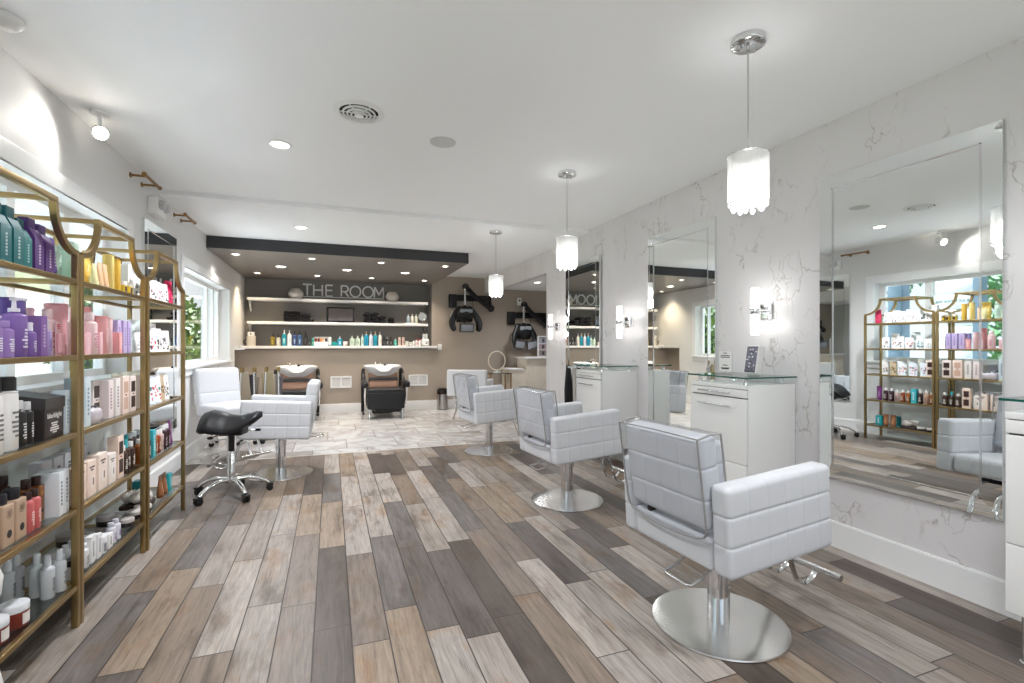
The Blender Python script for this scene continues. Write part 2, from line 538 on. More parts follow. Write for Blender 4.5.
window(1, W1, [.33, 1.0, 1.6, 2.2, 2.75, 3.3, 3.87, 4.42], 'long white framed window on left wall behind the gold shelving units')
window(2, W2, [5.98, 7.60, 7.97, 8.30], 'white framed window on left wall beyond the shelves, looking onto a hedge')

# ---- right wall (marbled), its end, the header over the opening, baseboard
b = MB(); b.box(XR, XR + .12, YF - .2, YE, 0, ZC); b.box(XR, XR + .12, YE, YB, 2.30, ZC)
struct(b, 'wall_right', MARBLE)
b = MB(); b.box(XR - .016, XR, YF, YE, 0, .15, TRIM); b.box(XR - .01, XR, YE * 0 + YF, YE, .15, .157, TRIM)
struct(b, 'baseboard_right')
# ---- back wall: taupe, niche in dark grey
NX = 1.86
b = MB(); b.box(NX, XS, YB, YN + .1, 0, ZC2)
struct(b, 'wall_back', TAUPE)
b = MB(); b.box(XL - .2, NX, YB, YN + .1, 0, 1.17); struct(b, 'wall_back_lower', TAUPE)
b = MB(); b.box(XL, NX, YN, YN + .1, 1.17, ZB)
struct(b, 'wall_niche', NICHEG)
b = MB(); b.box(NX - .006, NX, YB + .004, YN, 1.235, ZB); struct(b, 'trim_3', NICHEG)
b = MB(); b.box(XL, NX + .001, YB - .016, YB, 0, .17, TRIM, .004); b.box(NX, XS, YB - .016, YB, 0, .17, TRIM, .004)
struct(b, 'baseboard_back')
b = MB(); b.box(XL, 1.91, 6.97, YN + .1, ZB, ZC2 - .001, DARKG); b.box(XL + .001, 1.905, 6.975, YN - .001, ZB - .002, ZB, UNDERG)
struct(b, 'trim_2', None, label='dark grey dropped ceiling box over the back shelves', cat='bulkhead')
# ---- side room and wall behind the camera (unseen glazing added to let in daylight)
b = MB(); b.box(XS, XS + .1, YE - .2, YN, 0, ZC); b.box(XR + .12, XS, YE - .2, YE - .1, 0, ZC); struct(b, 'wall_side_room', WALLW)
b = MB(); b.box(XL, -.9, YF - .2, YF, 0, ZC); b.box(2.4, XR, YF - .2, YF, 0, ZC); b.box(-.9, 2.4, YF - .2, YF, 2.45, ZC); b.box(-.9, 2.4, YF - .2, YF, 0, .25)
struct(b, 'wall_front', WALLW)
w = sthing('window_3', 'unseen storefront window added behind the camera to let in daylight', 'window')
b = MB()
for x in (-.9, .2, 1.3, 2.4): b.box(max(-.9, x - .04), min(2.4, x + .04), YF - .13, YF - .07, .25, 2.45, TRIM)
b.box(-.86, 2.36, YF - .13, YF - .07, .25, .33, TRIM); b.box(-.86, 2.36, YF - .13, YF - .07, 2.37, 2.45, TRIM)
b.build('window_frame', w)
for x in (-.9, .2, 1.3): MB().box(x + .03, x + 1.07, YF - .11, YF - .104, .32, 2.38).build('pane', w, GLASS)

# ---- back counter and floating shelves
o = MB().box(XL - .19, 1.95, 9.42, YN, 1.186, 1.234, SHELFW, .005).box(XL - .19, XL - .001, 8.87, 9.43, 1.186, 1.234, SHELFW, .005).build('counter')
tag(o, 'long white counter ledge under the dark niche, lined with bottles', 'counter')
for (z, lab) in ((2.056, 'upper white floating shelf below the silver lettering'), (1.637, 'lower white floating shelf holding the small screen and black towels')):
    t = thing('floating_shelf', lab, 'shelf', (0, 0, z))
    MB().box(-1.37, 1.79, 9.525, YN - .001, -.017, .03, SHELFW, .004).build('shelf_board', t)
    for x in (-1.36, 1.74):
        MB().prism([(9.60, -.018), (YN - .002, -.018), (YN - .002, -.2), (YN - .03, -.2)], 0, x, x + .02, SHELFW if x < 0 else NICHEG).build('bracket', t)

# ---- lettering THE ROOM
t = thing('wall_sign', 'thin silver capital lettering THE ROOM on the dark niche wall', 'sign', (0, YN - .03, 2.175))
SIL = mat('silver_lettering', (246, 246, 246), .4, 0)
def strokes(segs, rings, x0, name):
    b = MB(); w_ = .0135; dy = .012
    for (p, q) in segs:
        P, Q = Vector((p[0], 0, p[1])), Vector((q[0], 0, q[1]))
        d = (Q - P).normalized(); nn = Vector((-d.z, 0, d.x)) * w_
        vs = [(*v,) for v in (P + nn, Q + nn, Q - nn, P - nn)]
        vs = [(v[0], -dy, v[2]) for v in vs] + [(v[0], dy, v[2]) for v in vs]
        b.add(vs, [(0, 1, 2, 3), (7, 6, 5, 4), (0, 4, 5, 1), (1, 5, 6, 2), (2, 6, 7, 3), (3, 7, 4, 0)], SIL)
    for (c, rx, rz_, a0_, a1_) in rings:
        n = 40
        def pt(i, r_, y): 
            a = a0_ + (a1_ - a0_) * i / n
            return (c[0] + (rx + r_) * math.cos(a), y, c[1] + (rz_ + r_) * math.sin(a))
        vs, fs = [], []
        for i in range(n + 1): vs += [pt(i, w_, -dy), pt(i, -w_, -dy), pt(i, -w_, dy), pt(i, w_, dy)]
        for i in range(n):
            for k_ in range(4): fs.append((i * 4 + k_, i * 4 + (k_ + 1) % 4, i * 4 + 4 + (k_ + 1) % 4, i * 4 + 4 + k_))
        b.add(vs, fs, SIL)
    b.build(name, t, loc=(x0, 0, 0))
H = .205
MB().box(-.52, .99, -.012, .012, -.03, -.014, SIL, .002).build('base_bar', t)
Tt = ([((-.085, H), (.085, H)), ((0, H), (0, 0))], [])
Hh = ([((-.08, 0), (-.08, H)), ((.08, 0), (.08, H)), ((-.08, H * .52), (.08, H * .52))], [])
Ee = ([((-.06, 0), (-.06, H)), ((-.06, H), (.07, H)), ((-.06, H * .52), (.06, H * .52)), ((-.06, 0), (.07, 0))], [])
Rr = ([((-.065, 0), (-.065, H)), ((-.065, H), (.01, H)), ((-.065, H * .45), (.01, H * .45)), ((0, H * .45), (.08, 0))], [((.01, H * .725), H * .275, H * .275, -PI / 2, PI / 2)])
Oo = ([], [((0, H / 2), H / 2 - .002, H / 2, 0, 2 * PI)])
Mm = ([((-.095, 0), (-.085, H)), ((-.085, H), (0, .05)), ((0, .05), (.085, H)), ((.085, H), (.095, 0))], [])
for (g, x0) in ((Tt, -.42), (Hh, -.225), (Ee, -.02), (Rr, .27), (Oo, .475), (Oo, .72), (Mm, .935)): strokes([((p[0] * .93, p[1]), (q[0] * .93, q[1])) for p, q in g[0]], [((c[0] * .93, c[1]), rx * .95, rz_, a, b_) for c, rx, rz_, a, b_ in g[1]], (x0 - .26) * .955 + .235, 'letter')

# ---- ceiling fixtures
def downlight(x, y, z, r, label, pw, group, ang=2.7, warm=(.955, .963, 1)):
    t = thing('downlight', label, 'ceiling light', (x, y, z), 0, group)
    MB().lathe([(r, -.001), (r + .018, -.001), (r + .018, -.004), (r, -.010), (r - .006, -.004)], TRIM, 28, caps=False).build('trim_ring', t)
    MB().lathe([(r - .004, -.0035), (.001, -.0045)], LAMPW, 28, caps=False).build('lens', t)
    lamp('SPOT', (0, 0, -.03), pw, warm, (0, 0, 0), t, spot_size=ang, spot_blend=.9, shadow_soft_size=.07)
    return t
DLP = 80
downlight(-.333, 3.736, ZC, .062, 'round downlight in the main ceiling nearest the brass bars', DLP, 'main ceiling downlights')
downlight(-.324, 6.098, ZC2, .062, 'round downlight in the lowered ceiling just before the dark bulkhead', DLP, 'main ceiling downlights')
for (x, y, lab) in ((1.6, .6, 'added fill downlight beside the cabinet at the right edge, just out of view'), (-.3, 1.2, 'added fill downlight in front of the near gold unit, just out of view'), (-.3, -1.2, 'added fill downlight behind the camera on the shelving side'), (1.6, -1.4, 'added fill downlight behind the camera on the mirror side')):
    downlight(x, y, ZC, .062, lab, DLP * .45, 'main ceiling downlights')  # unseen downlights, added to fill the room with light
nm = ['far left', 'left of centre', 'right of centre', 'far right']
for i, x in enumerate((-1.19, -.249, .69, 1.643)): downlight(x, 7.34, ZB, .042, 'small downlight in front row of the dark bulkhead, %s' % nm[i], 10, 'bulkhead downlights', 2.4, (1, .95, .88))
for i, x in enumerate((-.722, .24, 1.165)): downlight(x, 8.25, ZB, .066, 'larger downlight in middle row of the dark bulkhead, %s of three' % ('left', 'centre', 'right')[i], 13, 'bulkhead downlights', 2.4, (1, .95, .88))
for i, x in enumerate((-1.157, -.22, .685, 1.639)): downlight(x, 9.1, ZB, .045, 'small downlight in back row of the dark bulkhead, %s' % nm[i], (30, 26, 26, 26)[i], 'bulkhead downlights', 2.1, (1, .8, .56) if i == 0 else (1, .88, .75))
downlight(3.55, 8.2, 2.40, .06, 'downlight in the low ceiling of the room beyond the opening', 30, None)
t = thing('air_vent', 'round white ceiling air diffuser with concentric rings', 'vent', (.158, 3.057, ZC))
b = MB(); b.lathe([(.150, -.001), (.146, -.006), (.116, -.010), (.112, -.004)], WHITE, 40, caps=False); b.build('outer_ring', t)
for (r, z) in ((.092, -.014), (.068, -.02), (.046, -.024)):
    MB().lathe([(r + .004, z + .008), (r + .005, z), (r - .004, z - .002), (r - .005, z + .006)], WHITE, 40, caps=False).build('louvre_ring', t)
MB().lathe([(.027, -.022), (.025, -.028), (.001, -.03)], WHITE, 30, caps=False).build('centre_cap', t)
b = MB()
for k_ in range(3):
    a = k_ * PI / 3
    b.at(R(a, 'Z')).box(-.115, .115, -.003, .003, -.014, -.009, WHITE)
b.build('spokes', t)
MB().lathe([(.112, -.0015), (.001, -.0015)], mat('duct_dark', (16, 16, 16), .8), 40, caps=False).build('duct_opening', t)
t = thing('ceiling_speaker', 'flush pale grey round speaker grille in the ceiling beside the air vent', 'speaker', (.724, 3.307, ZC))
MB().lathe([(.088, -.001), (.088, -.005), (.078, -.006), (.001, -.007)], mat('grille_grey', (206, 206, 204), .7), 32, caps=False).build('grille', t)
t = thing('smoke_detector', 'white round smoke detector at the top left ceiling corner', 'smoke detector', (-1.31, 2.70, ZC))
MB().lathe([(.065, -.001), (.065, -.022), (.05, -.038), (.001, -.04)], WHITE, 28, caps=False).build('body', t)
# ---- spot light high on the left wall
t = thing('spotlight', 'small white wall spotlight glowing above the gold shelving', 'spotlight', (-1.30, 3.60, ZC))
MB().cyl(.05, -.018, -.001, WHITE, 24).tube([(0, 0, -.01), (0, 0, -.09)], .011, WHITE).build('mount', t)
Mx = T(0, 0, -.12) @ R(PI - 1.1, 'X') @ R(.35, 'Y')
MB().at(Mx).lathe([(.022, -.06), (.034, -.05), (.042, .05), (.036, .052)], WHITE, 24, caps=False).build('head', t)
MB().at(Mx).lathe([(.037, .045), (.001, .049)], SPOTB, 20, caps=False).build('bulb', t)
lamp('SPOT', (.03, -.12, -.16), 2.5, (1, .97, .92), (-1.02, 0, -.42), t, spot_size=2.2, spot_blend=.6, shadow_soft_size=.02)
# ---- brass bars and emergency light
def brass_bar(y, z, ln, label):
    t = thing('brass_bar', label, 'brass wall bar', (XL, y, z))
    MB().tube([(.11, 0, 0), (.11, ln, -.0)], .012, BRASSD, 12).sphere((.11, 0, 0), .017, BRASSD, 12, 8).sphere((.11, ln, 0), .017, BRASSD, 12, 8).build('rod', t)
    for yy in (.06, ln - .06):
        MB().tube([(-.0008, yy, 0), (.10, yy, 0)], .009, BRASSD, 10).at(T(0, yy, 0) @ R(PI / 2, 'Y')).lathe([(.02, .001), (.02, .009), (.001, .011)], BRASSD, 16).build('standoff', t)
brass_bar(4.47, 2.56, .36, 'short brass rod on two standoffs above the left wall mirror, nearer one')
brass_bar(5.58, 2.53, .36, 'short brass rod on two standoffs beside the emergency light, farther one')
t = thing('emergency_light', 'white emergency light box on the left wall between two brass bars', 'emergency light', (XL, 5.02, 2.36))
b = MB(); b.box(-.0008, .075, -.12, .12, 0, .15, WHITE, .012); b.build('housing', t)
for yy in (-.06, .06):
    MB().at(T(.085, yy, .09) @ R(PI / 2, 'Y')).lathe([(.035, -.012), (.042, .0), (.036, .03), (.001, .034)], mat('lamp_head_grey', (205, 205, 205), .3), 20).build('lamp_head', t)
# ------------------------------------------------------------------ mirrors (bevelled mirror strips round a flat mirror)
def mirror_proto(label):
    t = thing('wall_mirror', label, 'mirror')
    W, H, f = .885, 1.86, .078          # faces local -X, wall at x=0, bottom at z=0
    o = [(-W / 2, 0), (W / 2, 0), (W / 2, H), (-W / 2, H)]
    i = [(-W / 2 + f, f), (W / 2 - f, f), (W / 2 - f, H - f), (-W / 2 + f, H - f)]
    for k in range(4):
        k2 = (k + 1) % 4
        P = [(-.020, *o[k]), (-.020, *o[k2]), (-.0207, *i[k2]), (-.0207, *i[k])]
        Q = [(-.001, *o[k]), (-.001, *o[k2]), (-.001, *i[k2]), (-.001, *i[k])]
        b = MB(); b.add(P + Q, [(0, 1, 2, 3), (7, 6, 5, 4), (0, 4, 5, 1), (1, 5, 6, 2), (2, 6, 7, 3), (3, 7, 4, 0)], MIRROR)
        b.build('mirror_strip', t)
    b = MB(); e = .004
    b.box(-.0175, -.001, -W / 2 + f + e, W / 2 - f - e, f + e, H - f - e, MIRROR)
    b.build('mirror_pane', t)
    b = MB()
    for (y0, y1, z0, z1) in ((-W / 2 + f - .001, W / 2 - f + .001, f - .001, f + .006), (-W / 2 + f - .001, W / 2 - f + .001, H - f - .006, H - f + .001),
                             (-W / 2 + f - .001, -W / 2 + f + .006, f, H - f), (W / 2 - f - .006, W / 2 - f + .001, f, H - f)):
        b.box(-.0235, -.002, y0, y1, z0, z1, CHROME)
    b.build('bevel_trim', t)
    return t
m0 = mirror_proto('mirror-edged wall mirror nearest the camera on the marbled wall')
m0.location = (XR - .0102, 1.76, .436); m0.rotation_euler.z = math.radians(1.15)
dup(m0, (XR - .0005, 3.56, .436), 0, 'mirror-edged wall mirror between the two white drawer cabinets on the marbled wall')
dup(m0, (XR - .0095, 5.345, .436), math.radians(-1.0), 'mirror-edged wall mirror farthest along the marbled wall, by the opening')
dup(m0, (XL + .0005, 5.22, .436), PI, 'mirror-edged mirror on the left wall behind the far gold shelving unit')

# ------------------------------------------------------------------ station cabinets
LACQ = mat('gloss_white_cabinet', (238, 238, 236), .22, coat=.3)
GAP = mat('shadow_gap_grey', (96, 96, 96), .5)
def cabinet_proto(label):
    t = thing('station_cabinet', label, 'cabinet')      # front faces local -X at x=-.436, back at 0
    D, W = .436, .515
    MB().box(-D + .02, -.001, -W / 2, W / 2, .20, .987, LACQ, .004).box(-D + .024, -D + .019, -W / 2 + .004, W / 2 - .004, .21, .96, GAP).build('carcass', t)
    MB().box(-D, -D + .018, -W / 2, W / 2, .960, .987, LACQ, .002).build('top_rail', t)
    for (z0, z1, hz) in ((.905, .956, .934), (.472, .897, .845), (.20, .468, None)):
        d = MB().box(-D, -D + .018, -W / 2 + .002, W / 2 - .002, z0, z1, LACQ, .0025).build('drawer', t)
        if hz:
            MB().tube([(-D - .028, -.15, hz), (-D - .028, .15, hz)], .006, CHROME, 10).tube([(-D, -.12, hz), (-D - .028, -.12, hz)], .004, CHROME, 6).tube([(-D, .12, hz), (-D - .028, .12, hz)], .004, CHROME, 6).build('handle', d)
    g = MB().box(-D - .012, -.004, -W / 2 - .012, W / 2 + .012, 1.030, 1.040, SHELFG).build('glass_top', t)
    e = MB()
    e.box(-D - .0135, -D - .0122, -W / 2 - .0135, W / 2 + .0135, 1.0305, 1.0395, GREENG); e.box(-D - .012, -.004, -W / 2 - .0135, -W / 2 - .0122, 1.0305, 1.0395, GREENG)
    e.box(-D - .012, -.004, W / 2 + .0122, W / 2 + .0135, 1.0305, 1.0395, GREENG)
    e.build('glass_edge', g)
    for x in (-D + .05, -.07):
        for y in (-W / 2 + .05, W / 2 - .05):
            MB().lathe([(.016, .987), (.013, .992), (.013, 1.025), (.017, 1.0298)], CHROME, 18, (x, y, 0)).build('standoff', t)
            MB().lathe([(.026, 0), (.026, .01), (.02, .014), (.02, .199)], CHROME, 18, (x, y, 0)).build('leg', t)
    return t
c0 = cabinet_proto('white drawer cabinet at the right photo edge beside the nearest mirror')
c0.location = (XR - .0005, .865, 0)
dup(c0, (XR - .0005, 2.66, 0), 0, 'white drawer cabinet with two upright display cards on its glass top')
dup(c0, (XR - .0005, 4.46, 0), 0, 'white drawer cabinet with bare glass top, beyond the middle mirror')

# display cards on the middle cabinet
t = thing('sign_holder', 'clear stand with a white printed card on the glass cabinet top', 'sign', (2.72, 2.80, 1.0402), .18)
MB().box(-.006, .006, -.055, .055, .012, .17, ACRYL).box(-.03, .03, -.055, .055, 0, .006, ACRYL).box(-.005, .005, -.055, .055, .005, .013, ACRYL).build('stand', t)
p = MB().box(-.0075, -.0065, -.05, .05, .016, .165, INKL).build('card', t)
b = MB()
for (z, w_) in ((.150, .014), (.132, .036), (.120, .038), (.062, .02), (.042, .034), (.036, .03)): b.box(-.0082, -.0076, -w_, w_, z - .003, z + .003, INK)
b.build('printing', p)
t = thing('display_box', 'leaning white display box with a dark patterned front on the glass cabinet top', 'display box', (2.76, 2.60, 1.0402), .1)
Mx = T(0, 0, 0) @ R(.2, 'Y')
MB().at(Mx).box(-.03, .03, -.05, .05, .009, .205, INKL, .003).build('carton', t)
b = MB(); b.at(Mx).box(-.0312, -.0302, -.042, .042, .014, .198, mat('print_slate', (112, 112, 128), .5)); 
b.build('printed_front', t)
b = MB(); b.at(Mx)
random.seed(3)
for k in range(26):
    y, z = random.uniform(-.034, .034), random.uniform(.03, .185)
    b.box(-.0318, -.0313, y - .006, y + .006, z - .004, z + .005, (INK, INKL)[k % 2])
b.box(-.0318, -.0313, -.04, .04, .018, .026, INK)
b.build('printed_pattern', t)

# ------------------------------------------------------------------ sconces
def sconce_proto(label):
    t = thing('wall_sconce', label, 'wall lamp')
    MB().box(-.022, -.001, -.048, .048, -.055, .055, CHROME, .005).build('backplate', t)
    MB().tube([(-.02, 0, 0), (-.10, 0, 0)], .013, CHROME, 14).lathe([(.032, -.022), (.034, -.02), (.034, .02), (.032, .022)], CHROME, 24, (-.115, 0, 0)).build('arm', t)
    for s_ in (-1, 1):
        b = MB()
        b.lathe([(.029, .0222 * s_), (.029, .160 * s_), (.025, .166 * s_), (.001, .167 * s_)], BULB, 24, (-.115, 0, 0), caps=False)
        b.build('glass_tube', t)
    for z in (.1, -.1): lamp('POINT', (-.155, 0, z), .3, (1, .99, .97), None, t, shadow_soft_size=.03)
    return t
s0 = sconce_proto('twin tube chrome wall sconce above the cabinet with display cards')
s0.location = (XR - .0005, 2.63, 1.488)
dup(s0, (XR - .0005, 4.36, 1.487), 0, 'twin tube chrome wall sconce above the bare-topped white cabinet')
dup(s0, (XR - .0005, 6.06, 1.50), 0, 'twin tube chrome wall sconce at the far end by the opening')
dup(s0, (XR - .0005, .85, 1.488), 0, 'twin tube chrome wall sconce above the cabinet at the right edge')

# ------------------------------------------------------------------ pendants
SHADE = NT('pendant_shade')
nz = SHADE.n('TexNoise', {'Vector': SHADE.comb(*[SHADE.math('MULTIPLY', v, q) for v, q in zip(SHADE.sep(SHADE.obj()), (240., 240., 14.))]), 'Scale': 1.}).outputs['Fac']
_tr = SHADE.t.nodes.new('ShaderNodeBsdfTransparent'); _mx = SHADE.t.nodes.new('ShaderNodeMixShader'); _mx.inputs[0].default_value = .6
SHADE.t.links.new(SHADE.b.outputs[0], _mx.inputs[1]); SHADE.t.links.new(_tr.outputs[0], _mx.inputs[2]); SHADE.t.links.new(_mx.outputs[0], SHADE.t.nodes['Material Output'].inputs[0])
SHADE.set(SHADE.b.inputs['Base Color'], SHADE.ramp(nz, [(.3, (.74, .74, .73)), (.7, (.86, .86, .85))]))
SHADE.set(SHADE.b.inputs['Emission Color'], SHADE.ramp(nz, [(.3, (.8, .78, .75)), (.7, (1, .98, .95))]))
SHADE.b.inputs['Emission Strength'].default_value = .03
def pendant_proto(label, drop):
    t = thing('pendant_lamp', label, 'pendant lamp')
    MB().lathe([(.075, -.001), (.076, -.022), (.07, -.028), (.001, -.029)], CHROME, 32, caps=False).lathe([(.005, -.028), (.005, -.05), (.001, -.052)], CHROME, 10, (.035, 0, 0)).lathe([(.005, -.028), (.005, -.05), (.001, -.052)], CHROME, 10, (-.035, 0, 0)).build('canopy', t)
    MB().tube([(0, 0, -.028), (0, 0, -drop + .01)], .0035, mat('clear_cord', (190, 190, 190), .3), 8).lathe([(.008, -.06), (.008, -.03)], CHROME, 12).build('cord', t)
    r, h = .087, .22
    MB().lathe([(r, -drop), (r, -drop - h)], SHADE.m, 40, caps=False).lathe([(r - .002, -drop - h), (r - .002, -drop)], SHADE.m, 40, caps=False).build('shade', t)
    b = MB(); n_ = 40
    for z in (-drop - h, -drop):
        if z == -drop: b.build('shade_rim', t); b = MB()
        b.tube([(r * math.cos(2 * PI * k / n_), r * math.sin(2 * PI * k / n_), z) for k in range(n_)], .0025, CHROME, 6, True)
    for k in range(3): b.tube([(0, 0, -drop), (r * math.cos(k * 2.094), r * math.sin(k * 2.094), -drop)], .002, CHROME, 6)
    b.build('shade_rim', t)
    MB().lathe([(.03, -drop - .06), (.03, -drop - h - .012), (.001, -drop - h - .013)], mat('inner_lit_glass', (255, 255, 255), .3, emit=(255, 248, 238), es=.8), 20).build('inner_tube', t)
    for k in range(14):
        a = 2 * PI * k / 14
        rr = .062 if k % 2 else .076
        c_ = (rr * math.cos(a), rr * math.sin(a), -drop - h - .012 - (.012 if k % 2 else 0))
        MB().sphere(c_, .0115, CRYSTAL, 8, 6, (1, 1, 1.25)).tube([(c_[0], c_[1], c_[2] + .012), (c_[0], c_[1], -drop - h + .02)], .0012, CHROME, 4).build('crystal_bead', t)
    lamp('POINT', (0, 0, -drop - h - .05), 3.5, (.97, .985, 1), None, t, shadow_soft_size=.06)
    lamp('POINT', (0, 0, -drop - .12), 1.2, (1, 1, 1), None, t, shadow_soft_size=.05)
    return t
q0 = pendant_proto('drum pendant with crystal drops nearest the camera, over the front chair', .53)
q0.location = (1.794, 1.712, ZC)
dup(q0, (1.795, 3.54, ZC), 0, 'drum pendant with crystal drops over the middle chair, second from the camera')
dup(q0, (1.845, 5.5, ZC2), 0, 'drum pendant with crystal drops farthest from the camera, near the back wall')

# ------------------------------------------------------------------ styling chairs
def steel_mat():
    k = NT('brushed_base_steel')
    k.set(k.b.inputs['Base Color'], (.72, .71, .70, 1))
    k.b.inputs['Metallic'].default_value = 1.
    k.b.inputs['Roughness'].default_value = .17
    k.b.inputs['Anisotropic'].default_value = .8
    tg = k.n('Tangent', direction_type='RADIAL', axis='Z')
    k.set(k.b.inputs['Tangent'], tg.outputs[0])
    return k.m
STEEL = steel_mat()
SEATZ = .42
def base_parts(t):
    MB().lathe([(.286, .001), (.289, .004), (.287, .010), (.06, .016), (.001, .016)], STEEL, 72).build('base_plate', t)
    b = MB(); b.lathe([(.048, .0155), (.048, .17), (.046, .171), (.046, .175), (.048, .176), (.048, .27), (.053, .272), (.053, .39)], CHROME, 32)
    b.build('column', t)
    MB().box(-.15, .17, -.13, .13, .355, .388, BLACK, .006).build('seat_mount', t)
def styling_chair(label, cover=True):
    t = thing('styling_chair', label, 'salon chair')
    base_parts(t)
    MB().tube([(-.05, -.10, .37), (-.30, -.19, .335), (-.365, -.205, .33), (-.378, -.19, .329), (-.378, -.08, .329), (-.365, -.065, .33), (-.30, -.05, .335), (-.05, .03, .37)], .006, CHROME, 10).build('pump_lever', t)
    b = MB()
    for y in (-.07, .07): b.tube([(.13, y, .37), (.27, y, .36), (.36, y, .30), (.40, y, .20), (.43, y, .13), (.48, y, .105), (.54, y, .125), (.565, y, .152)], .012, CHROME, 8, flat=(1.3, .5))
    b.tube([(.57, -.19, .165), (.57, .19, .165)], .0155, CHROME, 14)
    b.build('footrest', t)
    zc, hh = .56, .35
    TP = T(0, 0, .42) @ R(-.06, 'Y') @ T(0, 0, -.42)
    for s_ in (-1, 1):
        MB().at(TP).rbox((.018, s_ * .271, zc), (.596, .092, hh), .024, LEATHER, 3, ((-.19, -.09, .01, .11, .205), (), (-.052, .062)), (.0016, 0, .0042), .005, 8).build('armrest', t)
    MB().at(TP).rbox((-.25, 0, .453), (.062, .452, .13), .018, LEATHER, 3, ((), (), ()), 0, .006, 5).build('rear_panel', t)
    MB().at(TP).rbox((.045, 0, .45), (.53, .448, .12), .035, LEATHER, 4, ((), (-.11, 0, .11), ()), .004, .006, 8).build('seat', t)
    M_ = T(-.252, 0, .522) @ R(-.14, 'Y')
    bk = MB().at(M_).rbox((0, 0, .194), (.104, .458, .37), .03, LEATHER, 4, ((), (-.113, 0, .113), (-.062, .062)), (0, .0018, .004), .005, 8).build('backrest', t)
    if cover:
        def wr(p):
            x, y, z = p
            return [x + .004 * math.sin(y * 31 + z * 23) * math.sin(z * 17) + .003 * math.sin(y * 60 - z * 41), y + .003 * math.sin(z * 40), z]
        cv = MB().at(M_).rbox((-.002, 0, .176), (.118, .474, .42), .012, None, 2, nd=14, fn=wr).build('vinyl_cover', t, VINYL)
        xr_, xf_ = -.063, .059
        b = MB().at(M_)
        side = lambda s_, x: [(x, s_ * .237, .382), (x, s_ * .237, .2), (x, s_ * .236, .04), (x, s_ * .23, .01)]
        sag = [(xr_, .23 * math.cos(a), .01 - .045 * math.sin(a)) for a in [PI * k / 10 for k in range(11)]]
        b.tube(side(1, xr_) + sag + list(reversed(side(-1, xr_))), .0045, SEAM, 8)
        b.tube([(xr_, -.237, .384), (xr_, 0, .387), (xr_, .237, .384)], .003, SEAM, 8)
        for s_ in (-1, 1):
            b.tube([(xr_, s_ * .237, .382), (0, s_ * .239, .389), (xf_, s_ * .237, .382), (xf_ + .002, s_ * .237, .28), (xf_, s_ * .237, .18)], .0045, SEAM, 8)
        b.build('piping', cv)
        MB().at(TP).box(-.272, -.236, .125, .15, .512, .565, BLACK, .004).build('backrest_clamp', t)
    return t
ch = styling_chair('white quilted styling chair nearest the camera with clear vinyl back cover')
ch.location = (1.639, 1.731, 0); ch.rotation_euler.z = math.radians(4)
dup(ch, (1.785, 3.52, 0), math.radians(4), 'white quilted styling chair in the middle of the right row, before the second mirror')
dup(ch, (1.75, 5.48, 0), math.radians(5), 'white quilted styling chair farthest in the right row, at the tile edge')
c4 = styling_chair('white quilted styling chair without back cover behind the black saddle stool', False)
c4.location = (-.455, 5.207, 0); c4.rotation_euler.z = math.radians(179)
# armless chair facing the camera
t = thing('styling_chair', 'white armless styling chair against the left window, facing the camera', 'salon chair', (-1.04, 6.17, 0), math.radians(-50))
base_parts(t)
MB().rbox((.02, 0, .53), (.56, .50, .15), .045, LEATHER, 4, ((), (), ()), .004, .006, 6).build('seat', t)
MB().at(T(-.25, 0, .58) @ R(-.13, 'Y')).rbox((0, 0, .20), (.10, .50, .42), .045, LEATHER, 4, ((), (), (-.07,)), .004, .006, 6).build('backrest', t)
b = MB()
for y in (-.06, .06): b.tube([(.1, y, .40), (.30, y, .38), (.40, y, .20), (.46, y, .08)], .011, CHROME, 8, flat=(1.3, .5))
b.tube([(.47, -.17, .085), (.47, .17, .085)], .015, CHROME, 14).build('footrest', t)

# ------------------------------------------------------------------ black saddle stool
t = thing('saddle_stool', 'black leather saddle stool on a chrome five-star base beside the shelving', 'stool', (-.775, 4.60, 0), math.radians(-14))
Ls = .46
def top(u, v):
    x = -.235 + .48 * u
    w_ = .185 * (1 - .62 * u ** 1.4) * math.sqrt(max(0, 1 - (2 * abs(u - .5)) ** 7)) + .004
    a = (v - .5) * 2
    K = ((0, .655), (.08, .695), (.2, .712), (.35, .695), (.5, .672), (.65, .666), (.8, .682), (.92, .70), (1, .695))
    for (ua, za), (ub, zb) in zip(K, K[1:]):
        if ua <= u <= ub + 1e-9:
            f = (u - ua) / (ub - ua); zc_ = za + (zb - za) * f * f * (3 - 2 * f) * .5 + (zb - za) * f * .5
            break
    return (x, a * w_, zc_ - (.03 + .13 * math.sin(PI * min(1, .22 + u * .72)) ** 1.2 * (1 - .55 * u)) * abs(a) ** 2.0)
def bot(u, v):
    x, y, z = top(u, v)
    th = .11 * (1 - .55 * u) * math.sqrt(max(0.02, 1 - (2 * abs(u - .5)) ** 6)) * math.sqrt(max(0.02, 1 - (abs(v - .5) * 2) ** 5))
    return (x, y, z - th)
n_, m_ = 26, 18
b = MB(); b.grid(top, n_, m_, BLACKL)
vs = [bot(i / (n_ - 1), j / (m_ - 1)) for j in range(m_) for i in range(n_)]
fs = [(j * n_ + i, (j + 1) * n_ + i, (j + 1) * n_ + i + 1, j * n_ + i + 1) for j in range(m_ - 1) for i in range(n_ - 1)]
b.add(vs, fs, BLACKL, True)
rim = [(i, 0) for i in range(n_)] + [(n_ - 1, j) for j in range(1, m_)] + [(i, m_ - 1) for i in range(n_ - 2, -1, -1)] + [(0, j) for j in range(m_ - 2, 0, -1)]
tv = [top(i / (n_ - 1), j / (m_ - 1)) for i, j in rim]; bv = [bot(i / (n_ - 1), j / (m_ - 1)) for i, j in rim]
K = len(rim)
b.add(tv + bv, [(k, (k + 1) % K, K + (k + 1) % K, K + k) for k in range(K)], BLACKL, True)
